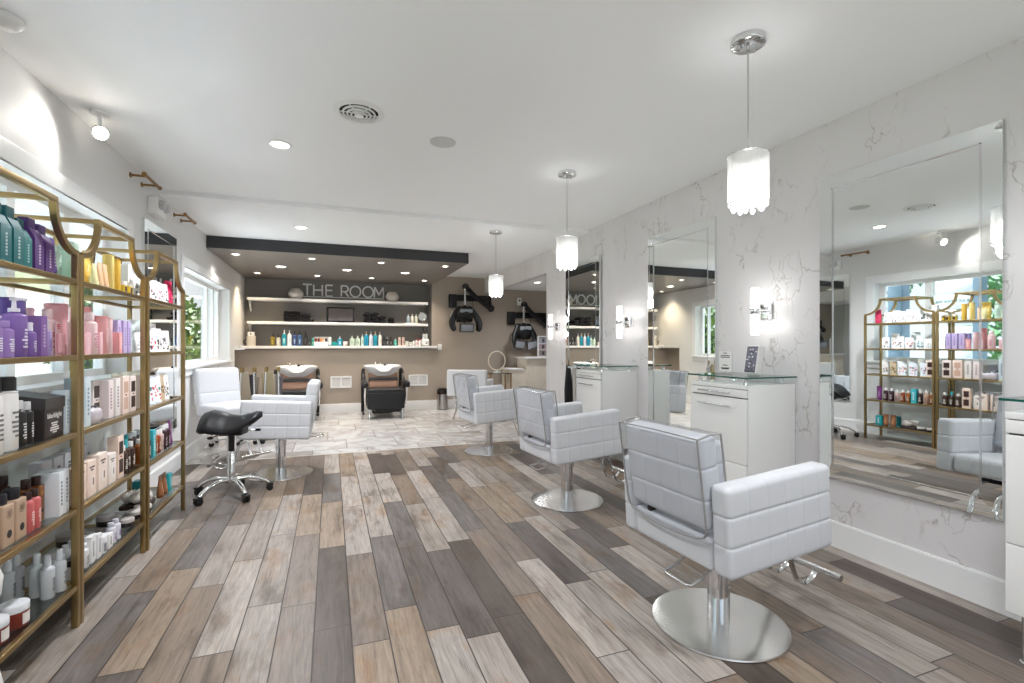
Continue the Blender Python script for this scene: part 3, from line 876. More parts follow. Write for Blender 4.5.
b.build('seat', t)
MB().box(-.09, .11, -.075, .075, .505, .60, BLACK, .02).build('tilt_mechanism', t)
MB().lathe([(.028, .15), (.028, .33), (.022, .335), (.022, .37)], CHROME, 20).lathe([(.0235, .37), (.0235, .52)], BLACK, 20).build('gas_column', t)
lv = MB().tube([(.08, .03, .53), (.16, .10, .525)], .006, CHROME, 8).box(.15, .19, .09, .115, .515, .535, BLACK, .004).build('lever', t)
MB().tube([(-.05, -.05, .52), (-.10, -.11, .505)], .006, CHROME, 8).sphere((-.11, -.12, .50), .024, BLACK, 12, 8, (1, 1, .5)).build('adjustment_knob', t)
MB().lathe([(.045, .105), (.05, .12), (.045, .15), (.03, .155)], CHROME, 24).build('hub', t)
for k in range(5):
    a = 2 * PI * k / 5 + .45
    d = Vector((math.cos(a), math.sin(a), 0))
    l = MB().tube([d * .03 + Vector((0, 0, .135)), d * .12 + Vector((0, 0, .14)), d * .2 + Vector((0, 0, .12)), d * .26 + Vector((0, 0, .085)), d * .278 + Vector((0, 0, .066))], [.022, .02, .018, .017, .016], CHROME, 10, flat=(1.1, .75)).build('base_arm', t)
    c_ = d * .285
    q = Vector((-d.y, d.x, 0))
    b = MB()
    for s_ in (-1, 1):
        b.at(T(c_.x + q.x * .014 * s_, c_.y + q.y * .014 * s_, .028) @ R(a, 'Z') @ R(PI / 2, 'X')).lathe([(.022, -.011), (.027, -.008), (.027, .008), (.022, .011)], BLACK, 18)
    b.at(T(c_.x, c_.y, .03) @ R(a, 'Z')).box(-.024, .03, -.027, .027, .014, .034, BLACK, .008)
    b.build('caster', l)
# ------------------------------------------------------------------ shampoo units
BOWL = mat('ceramic_white', (240, 240, 242), .12, coat=.4)
TAN = mat('reddish_tan_leather', (142, 108, 88), .45, bump=.1, bscale=150)
def shampoo_unit(label):
    t = thing('shampoo_unit', label, 'shampoo chair')      # faces local -Y, origin at centre of seat front legs
    # ceramic bowl, tilted to the sitter, neck notch in front
    def prof(ins):
        def fn(u, v):
            a = 2 * PI * u
            r = v
            w_, d_ = .285, .25
            x = w_ * math.copysign(abs(math.cos(a)) ** .7, math.cos(a))
            y = d_ * math.copysign(abs(math.sin(a)) ** .7, math.sin(a))
            if ins:
                k = 1 - .06 - .5 * (1 - v)
                z = -.15 * (1 - v ** 3)
            else:
                k = 1 - .36 * (1 - v) ** 1.5
                z = -.19 + .19 * v ** .8
            notch = max(0, 1 - ((a - 1.5 * PI) / .34) ** 2)
            return (x * k, y * k + .04 * notch * v, z - .075 * notch * v ** 3)
        return fn
    Mb = T(0, .60, .905) @ R(.06, 'X')
    b = MB().at(Mb)
    b.grid(prof(False), 48, 8, BOWL, closeu=True); b.grid(prof(True), 48, 8, BOWL, closeu=True)
    o_, i_ = [prof(False)(k / 48, 1) for k in range(48)], [prof(True)(k / 48, 1) for k in range(48)]
    b.add(o_ + i_, [(k, (k + 1) % 48, 48 + (k + 1) % 48, 48 + k) for k in range(48)], BOWL, True)
    b.add([prof(False)(k / 48, 0) for k in range(48)], [tuple(range(48))], BOWL)
    b.build('bowl', t)
    rn = [(.10 * math.sin(a), -.258, -.085 + .055 * (1 - math.cos(a)) - .0) for a in [(-1.4 + 2.8 * k / 12) for k in range(13)]]
    MB().at(Mb).tube(rn, .017, mat('neck_rest_white', (232, 230, 228), .4), 10).build('neck_rest', t)
    MB().at(Mb).tube([(-.10, .12, -.02), (-.10, .12, .05), (-.11, .06, .075), (-.12, .02, .06)], .010, CHROME, 10).tube([(-.02, .14, .0), (-.02, .14, .035)], .014, CHROME, 10).build('faucet', t)
    MB().at(Mb).tube([(.09, .1, .01), (.07, .0, .035), (.03, -.10, .03), (.02, -.16, .03)], [.008, .008, .014, .02], BLACK, 10).build('hand_shower', t)
    MB().box(-.16, .16, .52, .74, .02, .70, BLACK, .03).build('pedestal', t)
    # side frames: black sled hoops either side
    for s_ in (-1, 1):
        x = .29 * s_
        MB().tube([(x, .74, .03), (x, .76, .5), (x * 1.0, .72, .80), (x, .58, .84), (x, .40, .70), (x, .30, .5), (x, .26, .30)], .018, BLACK, 8, flat=(1.0, 1.4)).tube([(x, .74, .03), (x, .50, .03)], .018, BLACK, 8).build('side_frame', t)
        ar = MB().rbox((.295 * s_, .17, .60), (.085, .48, .11), .03, BLACKL, 3).tube([(.295 * s_, -.03, .57), (.295 * s_, .0, .42), (.285 * s_, .10, .25)], .016, CHROME, 8).build('armrest', t)
        MB().lathe([(.02, 0), (.02, .008), (.014, .014), (.018, .20)], CHROME, 14, (.235 * s_, .0, 0)).build('leg', t)
    MB().rbox((0, .16, .35), (.53, .42, .35), .025, BLACKL, 3, ((), (), (.115,)), .006, .008).build('seat', t)
    MB().box(-.15, .2, .05, .35, .10, .175, BLACK, .02).build('leg_rest_motor', t)
    k = MB().at(T(0, .40, .50) @ R(-.42, 'X'))
    k.rbox((0, 0, .15), (.43, .10, .32), .035, TAN, 3, ((), (), (0.04, -.04)), .008, .01)
    k.build('backrest', t)
    k = MB().at(T(0, .40, .50) @ R(-.42, 'X')).rbox((0, -.008, .165), (.436, .102, .08), .03, BLACKL, 3).build('lumbar_band', t)
    return t
su = shampoo_unit('black shampoo chair with white bowl standing clear of the other chairs')
su.location = (.876, 8.46, 0); su.scale = (1.16, 1.05, .97)
dup(su, (-.52, 8.60, 0), math.radians(3), 'black shampoo chair with white bowl half hidden behind a white styling chair')

# wall grilles (return-air vents) in the taupe wall
def grille(x, label):
    t = thing('wall_vent', label, 'vent', (x, YB - .0005, .565))
    b = MB()
    W_, H_ = .185, .108
    b.box(-W_, W_, -.014, -.001, -H_, -H_ + .025, TRIM); b.box(-W_, W_, -.014, -.001, H_ - .025, H_, TRIM)
    for (x0, x1) in ((-W_, -W_ + .025), (-.013, .013), (W_ - .025, W_)): b.box(x0, x1, -.014, -.001, -H_ + .025, H_ - .025, TRIM)
    b.build('vent_frame', t)
    for sx in (-1, 1):
        x0, x1 = (.013, W_ - .025) if sx > 0 else (-W_ + .025, -.013)
        b = MB(); b.box(x0, x1, -.003, -.001, -H_ + .025, H_ - .025, mat('vent_back', (120, 116, 112), .8))
        k_ = 9
        for i in range(k_):
            z = -H_ + .033 + (2 * H_ - .066) * i / (k_ - 1)
            b.add([(x0, -.011, z - .006), (x1, -.011, z - .006), (x1, -.004, z + .005), (x0, -.004, z + .005)], [(0, 1, 2, 3)], TRIM)
        b.build('louvre_panel', t)
grille(.175, 'white double wall vent low on the taupe wall between the shampoo chairs')
grille(1.59, 'white double wall vent low on the taupe wall right of the shampoo chairs')
t = thing('light_switch', 'white switch plate on the taupe wall by the counter end', 'switch', (2.015, YB - .0005, 1.21))
MB().box(-.04, .04, -.008, -.001, -.06, .06, TRIM, .003).build('plate', t); MB().box(-.016, .016, -.012, -.0085, -.03, .03, WHITE, .002).build('rocker', t)
t = thing('wall_sensor', 'small white sensor box high on the taupe wall above the right hair dryer', 'sensor', (3.69, YB - .0005, 2.15))
MB().box(-.045, .045, -.05, -.001, -.075, .085, TRIM, .012).build('housing', t); MB().sphere((0, -.05, .03), .02, BLACK, 12, 8).build('lens', t)

# ------------------------------------------------------------------ hood dryers on swing arms
GREYP = mat('reflector_grey', (176, 182, 190), .18, .6)
def hood_dryer(loc, label, turn, spread, panels=1):
    t = thing('hood_dryer', label, 'hair dryer', loc)
    MB().box(-.36, .48, -.075, -.001, -.06, .06, BLACK, .012).box(-.40, -.24, -.09, -.001, -.20, .07, BLACK, .02).build('wall_rail', t)
    a1 = [(.45, -.13, -.20), (.1, -.20, .02), (-.12, -.28, .20)]
    MB().tube(a1, [.055, .045, .05], BLACK, 12, flat=(.7, 1.1)).sphere((.45, -.13, -.20), .075, BLACK, 16, 10, (1, .7, 1)).sphere((-.12, -.28, .20), .07, BLACK, 16, 10, (1, .8, 1)).tube([(.45, -.02, -.04), (.45, -.12, -.16)], .03, BLACK, 10).build('swing_arm', t)
    MB().tube([(-.14, -.30, .18), (-.14, -.31, -.16)], .022, CHROME, 14).build('drop_rod', t)
    M_ = T(-.15, -.31, -.42) @ R(turn, 'Z')
    hd = MB().at(M_)
    hd.grid(lambda u, v: (.19 * math.cos(PI * u) * math.sin(PI * (.02 + .96 * v) / 1), -.13 * math.sin(PI * u) * math.sin(PI * (.02 + .96 * v)) - .0, .02 + .22 * (.5 - v) * 2 * .8 + .06), 18, 12, BLACK)
    hd.rbox((0, .03, .08), (.36, .12, .32), .055, BLACK, 3)
    hd.build('head', t)
    MB().at(M_).rbox((0, -.105, .14), (.25, .03, .075), .012, GREYP, 2).build('front_reflector', t)
    for s_ in (-1, 1):
        pts = []
        for k in range(9):
            a = 2.5 * k / 8
            pts.append((s_ * (.13 + (spread - .04) * math.sin(a) + .03 * k / 8), -.02 - .05 * (1 - math.cos(a)), .17 - .42 * k / 8))
        MB().at(M_).tube(pts, [.05, .055, .058, .06, .06, .06, .058, .055, .04], BLACK, 12, flat=(.6, 1.1)).build('side_wing', t)
    for x_, rz_, ry_ in (((.0, 0, 0),) if panels == 1 else ((-.16, .35, .12), (.17, -.3, -.22))):
        Mp = M_ @ T(x_, -.12, -.19) @ R(rz_, 'Z') @ R(ry_, 'Y') @ R(.14, 'X')
        p = MB().at(Mp).rbox((0, 0, 0), (.29, .045, .17), .014, BLACK, 2).build('lower_panel', t)
        MB().at(Mp).box(-.122, .122, -.028, -.022, -.066, .066, GREYP, .002).build('panel_lens', p)
    MB().tube([(.06, -.06, -.03), (.08, -.12, -.12), (.05, -.2, -.22), (-.02, -.26, -.3)], .006, BLACK, 6).build('cable', t)
    return t
hood_dryer((2.585, YB, 2.19), 'black hood dryer with curved wings on the taupe wall, nearer the shelves', .1, .17)
d2 = hood_dryer((3.82, YB, 1.87), 'black hood dryer with two tilted panels on the taupe wall, inside the opening', .12, .13, 2)

# ------------------------------------------------------------------ furniture at the back right
t = thing('trash_bin', 'slim chrome and dark trash bin on the tiles by the taupe wall', 'bin', (2.035, 9.34, 0))
MB().lathe([(.105, .001), (.11, .006), (.11, .36), (.10, .375)], mat('dark_bronze_bin', (62, 48, 44), .2, .8), 28).build('can', t)
MB().lathe([(.112, .30), (.112, .012), (.109, .01)], mat('satin_steel', (190, 188, 186), .25, 1.), 28).build('steel_band', t)
MB().lathe([(.104, .37), (.10, .40), (.06, .412), (.001, .414)], BLACK, 28, caps=False).build('lid', t)
# dryer chair
t = thing('dryer_chair', 'white square armchair on crossed chrome legs under the hood dryer', 'armchair', (2.22, 7.95, 0), math.radians(62))
MB().rbox((-.30, 0, .63), (.10, .66, .43), .025, LEATHER, 3, nd=3).build('backrest', t)
for s_ in (-1, 1): MB().rbox((.02, s_ * .295, .54), (.58, .075, .25), .02, LEATHER, 3, nd=3).build('armrest', t)
MB().rbox((.02, 0, .455), (.56, .51, .12), .03, LEATHER, 3, nd=4).build('seat', t)
for s_ in (-1, 1):
    MB().tube([(-.26, .24 * s_, .01), (.26, .24 * s_, .40)], .012, CHROME, 8).tube([(.26, .24 * s_, .01), (-.26, .24 * s_, .40)], .012, CHROME, 8).build('crossed_leg', t)
MB().tube([(0, -.24, .205), (0, .24, .205)], .010, CHROME, 8).build('cross_bar', t)
# small glass table with ring mirror
t = thing('side_table', 'small brass and glass side table beside the white armchair', 'table', (2.93, 8.62, 0))
MB().box(-.22, .22, -.18, .18, .715, .727, mat('smoked_glass', (60, 50, 42), .1), .003).build('tabletop', t)
for x in (-.2, .2):
    for y in (-.16, .16): MB().box(x - .011, x + .011, y - .011, y + .011, 0, .715, BRASSD, .002).build('leg', t)
MB().box(-.2, .2, -.17, .17, .30, .31, BRASSD, .002).build('lower_shelf', t)
t = thing('ring_light', 'white ring light standing on the small side table', 'ring light', (2.90, 8.60, .7275))
MB().lathe([(.07, 0), (.07, .02), (.02, .03), (.001, .03)], WHITE, 24, caps=True).tube([(0, 0, .02), (0, 0, .06)], .008, WHITE, 8).build('stand', t)
MB().at(T(0, 0, .23)).tube([(.165 * math.cos(2 * PI * k / 40), 0, .175 * math.sin(2 * PI * k / 40)) for k in range(40)], .010, mat('ring_cream', (236, 226, 206), .4), 10, True).build('ring', t)
# stepped panel unit in the side room
t = thing('reception_counter', 'cream marbled stepped counter beyond the opening, tall end right', 'counter', (0, 0, 0))
MB().box(3.50, 4.6, 8.62, 9.10, 0, .985, MARBLEW, .004).build('tall_section', t)
MB().box(3.46, 4.62, 8.58, 9.12, .985, 1.015, SHELFW, .004).build('top_slab', t)
MB().box(3.17, 3.50, 8.64, 9.08, 0, .775, MARBLEW, .004).build('low_section', t)
MB().box(3.14, 3.459, 8.62, 9.10, .775, .80, SHELFW, .004).build('low_slab', t)
t = thing('brochure_rack', 'upright white rack with pictures standing on the marbled counter top', 'rack', (3.93, 8.82, 1.0155), -.25)
MB().box(-.10, .10, -.07, .06, 0, .01, WHITE).box(-.10, -.09, -.07, .06, .01, .40, WHITE).box(.09, .10, -.07, .06, .01, .40, WHITE).box(-.09, .09, .045, .06, .01, .40, WHITE).box(-.10, .10, -.07, .06, .40, .41, WHITE).build('rack_body', t)
for (z, c_) in ((.02, (96, 78, 72)), (.145, (150, 110, 120)), (.27, (120, 122, 140))):
    MB().at(T(0, 0, z)).box(-.08, .08, -.05, -.042, 0, .115, mat('photo_print_%d' % c_[0], tuple(int(v * .5 + 88) for v in c_), .4)).box(-.02, .03, -.0515, -.0505, .02, .09, INK).build('picture', t)

# ------------------------------------------------------------------ foil trolleys at the left wall
SMOKE = mat('grey_panel', (150, 146, 140), .4)
def trolley(x, label, cols):
    t = thing('hair_trolley', label, 'trolley', (x, 7.0, 0))
    b = MB()
    for y in (-.16, .16): b.box(-.11, .11, y - .012, y + .012, .075, .10, CHROME, .003)
    for x_ in (-.10, .10): b.box(x_ - .012, x_ + .012, -.16, .16, .075, .10, CHROME, .003)
    b.build('base_frame', t)
    for x_ in (-.10, .10):
        for y in (-.15, .15):
            b = MB(); b.tube([(x_, y, .10), (x_ * .72, y * .5, .90)], .011, CHROME, 10)
            pst = b.build('post', t)
            MB().tube([(x_ * .72, y * .5, .90), (x_ * .70, y * .47, .965)], .014, BRASS, 10).build('post_cap', pst)
            MB().at(T(x_, y, .03) @ R(PI / 2, 'X')).lathe([(.024, -.012), (.03, -.008), (.03, .008), (.024, .012)], BLACK, 16).at(T(x_, y, 0)).box(-.012, .012, -.017, .017, .045, .075, CHROME, .003).build('caster', t)
    for k, c_ in enumerate(cols):
        yy = -.07 + .07 * k
        MB().at(T(0, yy, .2) @ R(.08 * (k - 1), 'Y')).box(-.07, .07, -.012, .012, 0, .70 - .03 * k, mat('swatch_%d_%d' % (c_[0], c_[2]), c_, .5), .004).build('swatch_board', t)
    return t
trolley(-1.27, 'chrome trolley with upright boards nearest the left wall, behind the armless chair', ((128, 120, 110), (76, 72, 72), (150, 142, 130)))
trolley(-.99, 'chrome trolley with upright boards, middle one of three behind the armless chair', ((140, 128, 110), (66, 62, 68), (124, 116, 104)))
trolley(-.71, 'chrome trolley with upright boards, rightmost beside the shampoo chair', ((132, 122, 96), (150, 142, 134), (84, 78, 84)))

# ------------------------------------------------------------------ white moulded pedestal at the left photo edge
t = thing('pedestal_planter', 'white moulded pedestal with a rounded head cut by the left photo edge', 'pedestal', (-.955, 1.60, 0))
MB().lathe([(.20, .001), (.205, .02), (.19, .10), (.165, .34), (.135, .50), (.12, .555)], mat('moulded_white', (236, 236, 234), .4), 40).build('foot', t)
MB().lathe([(.118, .552), (.135, .565), (.158, .60), (.162, .64), (.148, .685), (.11, .715), (.06, .728), (.001, .73)], MATS['moulded_white'], 40, caps=False).build('head', t)
# tool rack with capes hanging on the far side of the far cabinet
t = thing('cape_rack', 'black and tan capes hanging on the far side of the far white cabinet', 'rack', (2.53, 4.728, .0))
MB().box(-.12, .12, .001, .012, 1.0, 1.022, CHROME, .002).build('rail', t)
for (x, c_, w_, z0, nm_) in ((-.085, (24, 23, 25), .05, .42, 'black cape'), (-.015, (210, 204, 198), .035, .52, 'white towel'), (.04, (92, 52, 40), .03, .55, 'brown strap'), (.085, (196, 146, 92), .035, .50, 'tan strap')):
    def cl(u, v, x=x, w_=w_, z0=z0):
        a = 2 * PI * u
        k = .45 + .55 * min(1, v * 2.2)
        return (x + w_ * k * math.cos(a) * (1 + .12 * math.sin(3 * a + 4 * v)), .058 + .042 * k * math.sin(a), 1.03 - (1.03 - z0) * v)
    o = MB().grid(cl, 24, 10, mat('cloth_%d' % c_[0], c_, .8), closeu=True).add([cl(k / 24, 0) for k in range(24)], [tuple(range(24))], MATS['cloth_%d' % c_[0]]).add([cl(k / 24, 1) for k in range(24)], [tuple(range(24))], MATS['cloth_%d' % c_[0]]).build('hanging_cape', t)
    o['label'] = nm_
# ------------------------------------------------------------------ gold shelving units (etageres)
XFr, XBk = -1.06, -1.395
SZ = (.18, .515, .855, 1.195, 1.53)
def etagere(y0, y1, label, dx=0):
    t = thing('shelving_unit', label, 'shelving unit', (dx, (y0 + y1) / 2, 0))
    W = (y1 - y0) / 2 - .004
    p = .0125
    zp, zt, r = 1.655, 1.84, .185
    for x in (XFr, XBk):
        for s_ in (-1, 1):
            y = s_ * (W - p)
            MB().box(x - p, x + p, y - p, y + p, 0, zp, BRASS, .002).build('post', t)
            pts = [(x, y - s_ * r * math.sin(a), zt - r * math.cos(a)) for a in [PI / 2 * k / 10 for k in range(11)]]
            MB().tube(pts, .0165, BRASS, 4).build('curved_shoulder', t)
        MB().box(x - .012, x + .012, -W + p + r - .012, W - p - r + .012, zt - .006, zt + .018, BRASS, .002).build('top_bar', t)
    for s_ in (-1, 1):
        y = s_ * (W - p - r)
        MB().box(XBk + .012, XFr - .012, y - .011, y + .011, zt - .004, zt + .016, BRASS, .002).build('cross_bar', t)
    for z in SZ:
        fr = MB()
        for x in (XFr, XBk): fr.box(x - .011, x + .011, -W + 2 * p, W - 2 * p, z - .012, z + .010, BRASS, .002)
        for s_ in (-1, 1): fr.box(XBk + p, XFr - p, s_ * (W - p) - .011, s_ * (W - p) + .011, z - .012, z + .010, BRASS, .002)
        f = fr.build('shelf_frame', t)
        MB().box(XBk + .0112, XFr - .0112, -W + 2 * p, W - 2 * p, z - .002, z + .008, SHELFG).build('glass_shelf', f)
    return t
UN = [(1.90, 2.71), (2.71, 3.535), (3.535, 4.345)]
etagere(*UN[0], 'gold framed glass shelving unit nearest the camera, with teal and purple bottles')
etagere(*UN[1], 'gold framed glass shelving unit in the middle, with yellow and pink bottles')
etagere(*UN[2], 'gold framed glass shelving unit farthest along, with white picture pouches', .008)

# ------------------------------------------------------------------ products
PROTO = {}
def pm(c, rough=.38, metal=0.):
    return mat('product_%d_%d_%d_%d' % (*c, int(metal)), c, rough, metal)
CLEARP = {}
def marks(b, w, z0, z1, x, n, m, rad=None, seed=1):
    """short dark strokes standing for the tiny print, on the +X side"""
    rnd = random.Random(seed)
    for k in range(n):
        z = z0 + (z1 - z0) * (k + .5) / n
        h = min(.004, (z1 - z0) / n * .28)
        ww = w * rnd.uniform(.35, .95)
        if rad:
            a = ww / rad
            q = 6
            vs = []
            for i in range(q + 1):
                t_ = -a + 2 * a * i / q
                vs += [((rad + .0006) * math.cos(t_), (rad + .0006) * math.sin(t_), z - h), ((rad + .0006) * math.cos(t_), (rad + .0006) * math.sin(t_), z + h)]
            b.add(vs, [(2 * i, 2 * i + 2, 2 * i + 3, 2 * i + 1) for i in range(q)], m)
        else:
            b.box(x, x + .0008, -ww, ww, z - h, z + h, m)
def band(b, rad, z0, z1, m, half=PI * .42):
    q = 12
    vs = []
    for i in range(q + 1):
        t_ = -half + 2 * half * i / q
        vs += [((rad + .0004) * math.cos(t_), (rad + .0004) * math.sin(t_), z0), ((rad + .0004) * math.cos(t_), (rad + .0004) * math.sin(t_), z1)]
    b.add(vs, [(2 * i, 2 * i + 2, 2 * i + 3, 2 * i + 1) for i in range(q)], m, True)
def vmark(b, w, z0, z1, x, m, rad=None):
    n = 7
    for k in range(n):
        z = z0 + (z1 - z0) * (k + .5) / n
        hh = (z1 - z0) / n * .33
        xx = x if not rad else math.sqrt(max(0, rad * rad - w * w)) + .0004
        b.box(xx, xx + .0008, -w, w, z - hh, z + hh, m)
def build_product(kind, w, d, h, ca, cb, ink, name):
    """w along Y, d along X, base at z=0, label towards +X"""
    t = bpy.data.objects.new(name, None); t.empty_display_size = .03; C.objects.link(t)
    A, B_ = pm(ca), pm(cb)
    I = pm(ink, .6)
    r = w / 2
    if kind in ('bottle', 'pump', 'spray', 'can', 'tubecyl'):
        if kind == 'bottle': hb, sh, nk = h * .72, h * .08, r * .5
        elif kind == 'pump': hb, sh, nk = h * .68, h * .07, r * .34
        elif kind == 'spray': hb, sh, nk = h * .66, h * .08, r * .42
        elif kind == 'can': hb, sh, nk = h * .76, h * .04, r * .82
        else: hb, sh, nk = h * .98, h * .01, r * .93
        MB().lathe([(r * .9, 0), (r, h * .015), (r, hb), (r * .93, hb + sh * .45), (nk * 1.25, hb + sh * .95), (nk, hb + sh), (nk, hb + sh + h * .02), (.0005, hb + sh + h * .02)], A, 24, caps=True).build('body', t)
        z = hb + sh + h * .012
        if kind == 'bottle': MB().lathe([(r * .62, z), (r * .64, z + .002), (r * .62, h - .002), (r * .58, h), (.0005, h)], B_, 20).build('cap', t)
        elif kind == 'can': MB().lathe([(r * .86, z), (r * .86, h - .006), (r * .76, h), (.0005, h)], B_, 24).build('cap', t)
        elif kind == 'pump':
            MB().lathe([(r * .46, z), (r * .46, z + h * .06), (r * .2, z + h * .065), (r * .16, h - h * .05), (r * .34, h - h * .045), (r * .34, h - .001), (.0005, h)], B_, 16).tube([(0, 0, h - h * .022), (r * .75, 0, h - h * .022), (r * .95, 0, h - h * .04)], r * .14, B_, 8).build('pump_head', t)
        elif kind == 'spray':
            MB().lathe([(r * .52, z), (r * .5, h - h * .1), (r * .44, h), (.0005, h)], B_, 18).box(r * .3, r * .56, -r * .14, r * .14, h - h * .07, h - h * .03, B_).build('spray_cap', t)
        b = MB()
        if kind == 'tubecyl': vmark(b, r * .16, h * .3, h * .7, r, I, r)
        else: marks(b, r * .6, hb * .22, hb * .72, r, 6, I, r, int(w * 1e4))
        b.build('label_print', t)
    elif kind == 'wedge':       # square shoulder bottle with slanted front and block cap
        prof = [(-d / 2, 0), (d / 2, 0), (d / 2, h * .62), (d * .18, h * .80), (-d / 2, h * .80)]
        b = MB(); b.prism([(x, z) for x, z in prof], 1, -w / 2, w / 2, A); o = b.build('body', t)
        MB().box(-d * .46, d * .10, -w * .40, w * .40, h * .795, h, B_, .004).build('cap', t)
        b = MB()
        b.add([(d / 2 - .004 + .0015, -w * .30, h * .605), (d / 2 + .0015, w * .30, h * .605), (d * .18 + .0015, w * .30, h * .785), (d * .18 + .0015, -w * .30, h * .785)], [(0, 1, 2, 3)], pm(tuple(min(255, int(v * 1.5) + 30) for v in ca)))
        b.build('shoulder_patch', t)
        b = MB()
        vmark(b, w * .09, h * .14, h * .52, d / 2 + .0003, I); b.build('label_print', t)
    elif kind in ('box', 'carton', 'window'):
        MB().box(-d / 2, d / 2, -w / 2, w / 2, 0, h, A, .0015).build('carton', t)
        b = MB()
        if kind == 'box': vmark(b, w * .14, h * .22, h * .80, d / 2 + .0002, I)
        elif kind == 'carton':
            marks(b, w * .34, h * .70, h * .85, d / 2 + .0002, 2, I)
            q = 18
            vs = [(d / 2 + .0008, w * .22 * math.cos(2 * PI * k / q), h * .38 + h * .2 * math.sin(2 * PI * k / q)) for k in range(q)]
            b.add(vs, [tuple(range(q))], B_)
            b.box(d / 2 + .0009, d / 2 + .0014, w * .06, w * .16, h * .3, h * .5, I)
        else:
            for (z0, z1) in ((h * .12, h * .44), (h * .56, h * .86)): b.box(d / 2 + .0002, d / 2 + .001, -w * .34, w * .34, z0, z1, B_)
            marks(b, w * .3, h * .46, h * .54, d / 2 + .0002, 1, I)
        b.build('label_print', t)
    elif kind == 'tube':
        def tb(u, v):
            a = 2 * PI * u
            k = v
            return (d / 2 * math.cos(a) * (1 - k) + .0015 * math.cos(a) * k, w / 2 * math.sin(a) * (1 + .12 * k), h * .14 + (h * .86) * v)
        b = MB().grid(tb, 24, 8, A, closeu=True); b.add([tb(k / 24, 1) for k in range(24)], [tuple(range(24))], A); b.build('body', t)
        MB().lathe([(min(w, d) * .44, 0), (min(w, d) * .46, .002), (min(w, d) * .46, h * .14), (.0005, h * .141)], B_, 20).build('cap', t)
        b = MB(); b.at(T(0, 0, 0))
        for k in range(5):
            z = h * (.30 + .08 * k); x = d / 2 * (1 - (z - h * .14) / (h * .86))
            b.box(x - .0005, x + .0008, -w * .1, w * .1, z - h * .02, z + h * .02, I)
        b.build('label_print', t)
    elif kind == 'jar':
        MB().lathe([(r * .94, 0), (r, .004), (r, h * .68), (.0005, h * .69)], A, 28).build('body', t)
        MB().lathe([(r * 1.02, h * .69), (r * 1.03, h * .72), (r * 1.03, h - .003), (r * .98, h), (.0005, h)], B_, 28).build('lid', t)
        b = MB(); band(b, r, h * .12, h * .60, I, .55); b.build('label_print', t)
    elif kind == 'lowjar':
        MB().lathe([(r * .9, 0), (r, .004), (r, h * .55), (.0005, h * .56)], A, 24).build('body', t)
        MB().lathe([(r * 1.03, h * .56), (r * 1.03, h - .002), (r, h), (.0005, h)], B_, 24).build('lid', t)
    elif kind == 'sqbottle':
        MB().box(-d / 2, d / 2, -w / 2, w / 2, 0, h * .80, A, .006).build('body', t)
        MB().lathe([(r * .70, h * .80), (r * .74, h * .81), (r * .74, h - .004), (r * .70, h), (.0005, h)], B_, 24).build('cap', t)
        b = MB(); q = 20
        for (zc_, rr, m_) in ((h * .24, w * .22, pm(cb)), (h * .62, w * .26, I)):
            ring = [(d / 2 + .0006, rr * math.cos(2 * PI * k / q), zc_ + rr * math.sin(2 * PI * k / q)) for k in range(q)]
            if m_ is I:
                inn = [(d / 2 + .0006, rr * .88 * math.cos(2 * PI * k / q), zc_ + rr * .88 * math.sin(2 * PI * k / q)) for k in range(q)]
                b.build('emblem', t); b = MB()
                b.add(ring + inn, [(k, (k + 1) % q, q + (k + 1) % q, q + k) for k in range(q)], m_)
                for j in (-1, 0, 1): b.box(d / 2 + .0004, d / 2 + .001, -rr * .5, rr * .5, zc_ + j * rr * .4 - .002, zc_ + j * rr * .4 + .002, m_)
            else: b.add(ring, [tuple(range(q))], m_)
        b.build('label_print', t)
    elif kind == 'pouch':
        def pf(u, v):
            a = 2 * PI * u
            k = math.sin(PI * min(1, .12 + .88 * (1 - v)) * .62) if v < 1 else .05
            return (d / 2 * math.cos(a) * (1 - v) ** .7 + .0012 * math.cos(a), w / 2 * math.copysign(abs(math.sin(a)) ** .35, math.sin(a)) * (1 - .03 * math.sin(9 * v)), h * v)
        MB().grid(pf, 28, 10, A, closeu=True).add([pf(k / 28, 0) for k in range(28)], [tuple(range(28))], A).build('bag', t)
        b = MB()
        rnd = random.Random(int(w * 1e5) + sum(ca) + sum(cb))
        for k in range(14):
            z = h * rnd.uniform(.14, .66); y = w * rnd.uniform(-.36, .36)
            x = d / 2 * (1 - z / h) ** .7 + .0022
            s1, s2 = w * rnd.uniform(.03, .08), h * rnd.uniform(.03, .07)
            m_ = (B_, I, B_)[k % 3]
            b.box(x - .004, x, y - s1, y + s1, z - s2, z + s2, m_, .0015)
        b.build('picture', t)
        MB().box(-.002, .002, -w * .47, w * .47, h * .97, h * 1.06, A, .0008).build('header_strip', t)
    elif kind == 'pack':        # flat hang pack with clear front
        MB().box(-d / 2, -d / 2 + .002, -w / 2, w / 2, 0, h, A, .0006).build('backing_card', t)
        MB().rbox((.0, 0, h * .36), (d * .8, w * .8, h * .6), .008, B_, 2).build('contents', t)
        b = MB(); marks(b, w * .32, h * .76, h * .92, -d / 2 + .0021, 3, I); b.build('label_print', t)
    elif kind == 'lying':       # soft pack lying flat
        def fz(p):
            return [p[0], p[1], p[2] + .006 * math.sin(p[0] * 90) * math.sin(p[1] * 70) * (p[2] > h * .6)]
        MB().rbox((0, 0, h / 2), (d, w, h), h * .35, A, 2, nd=6, fn=fz).build('pack', t)
        b = MB()
        rnd = random.Random(int(w * 999))
        for k in range(8): 
            x, y = d * rnd.uniform(-.3, .3), w * rnd.uniform(-.35, .35)
            b.box(x - .012, x + .012, y - .01, y + .01, h * .9, h + .009, (B_, I)[k % 2], .002)
        b.build('picture', t)
    elif kind == 'boxkit':      # dark hinged kit box
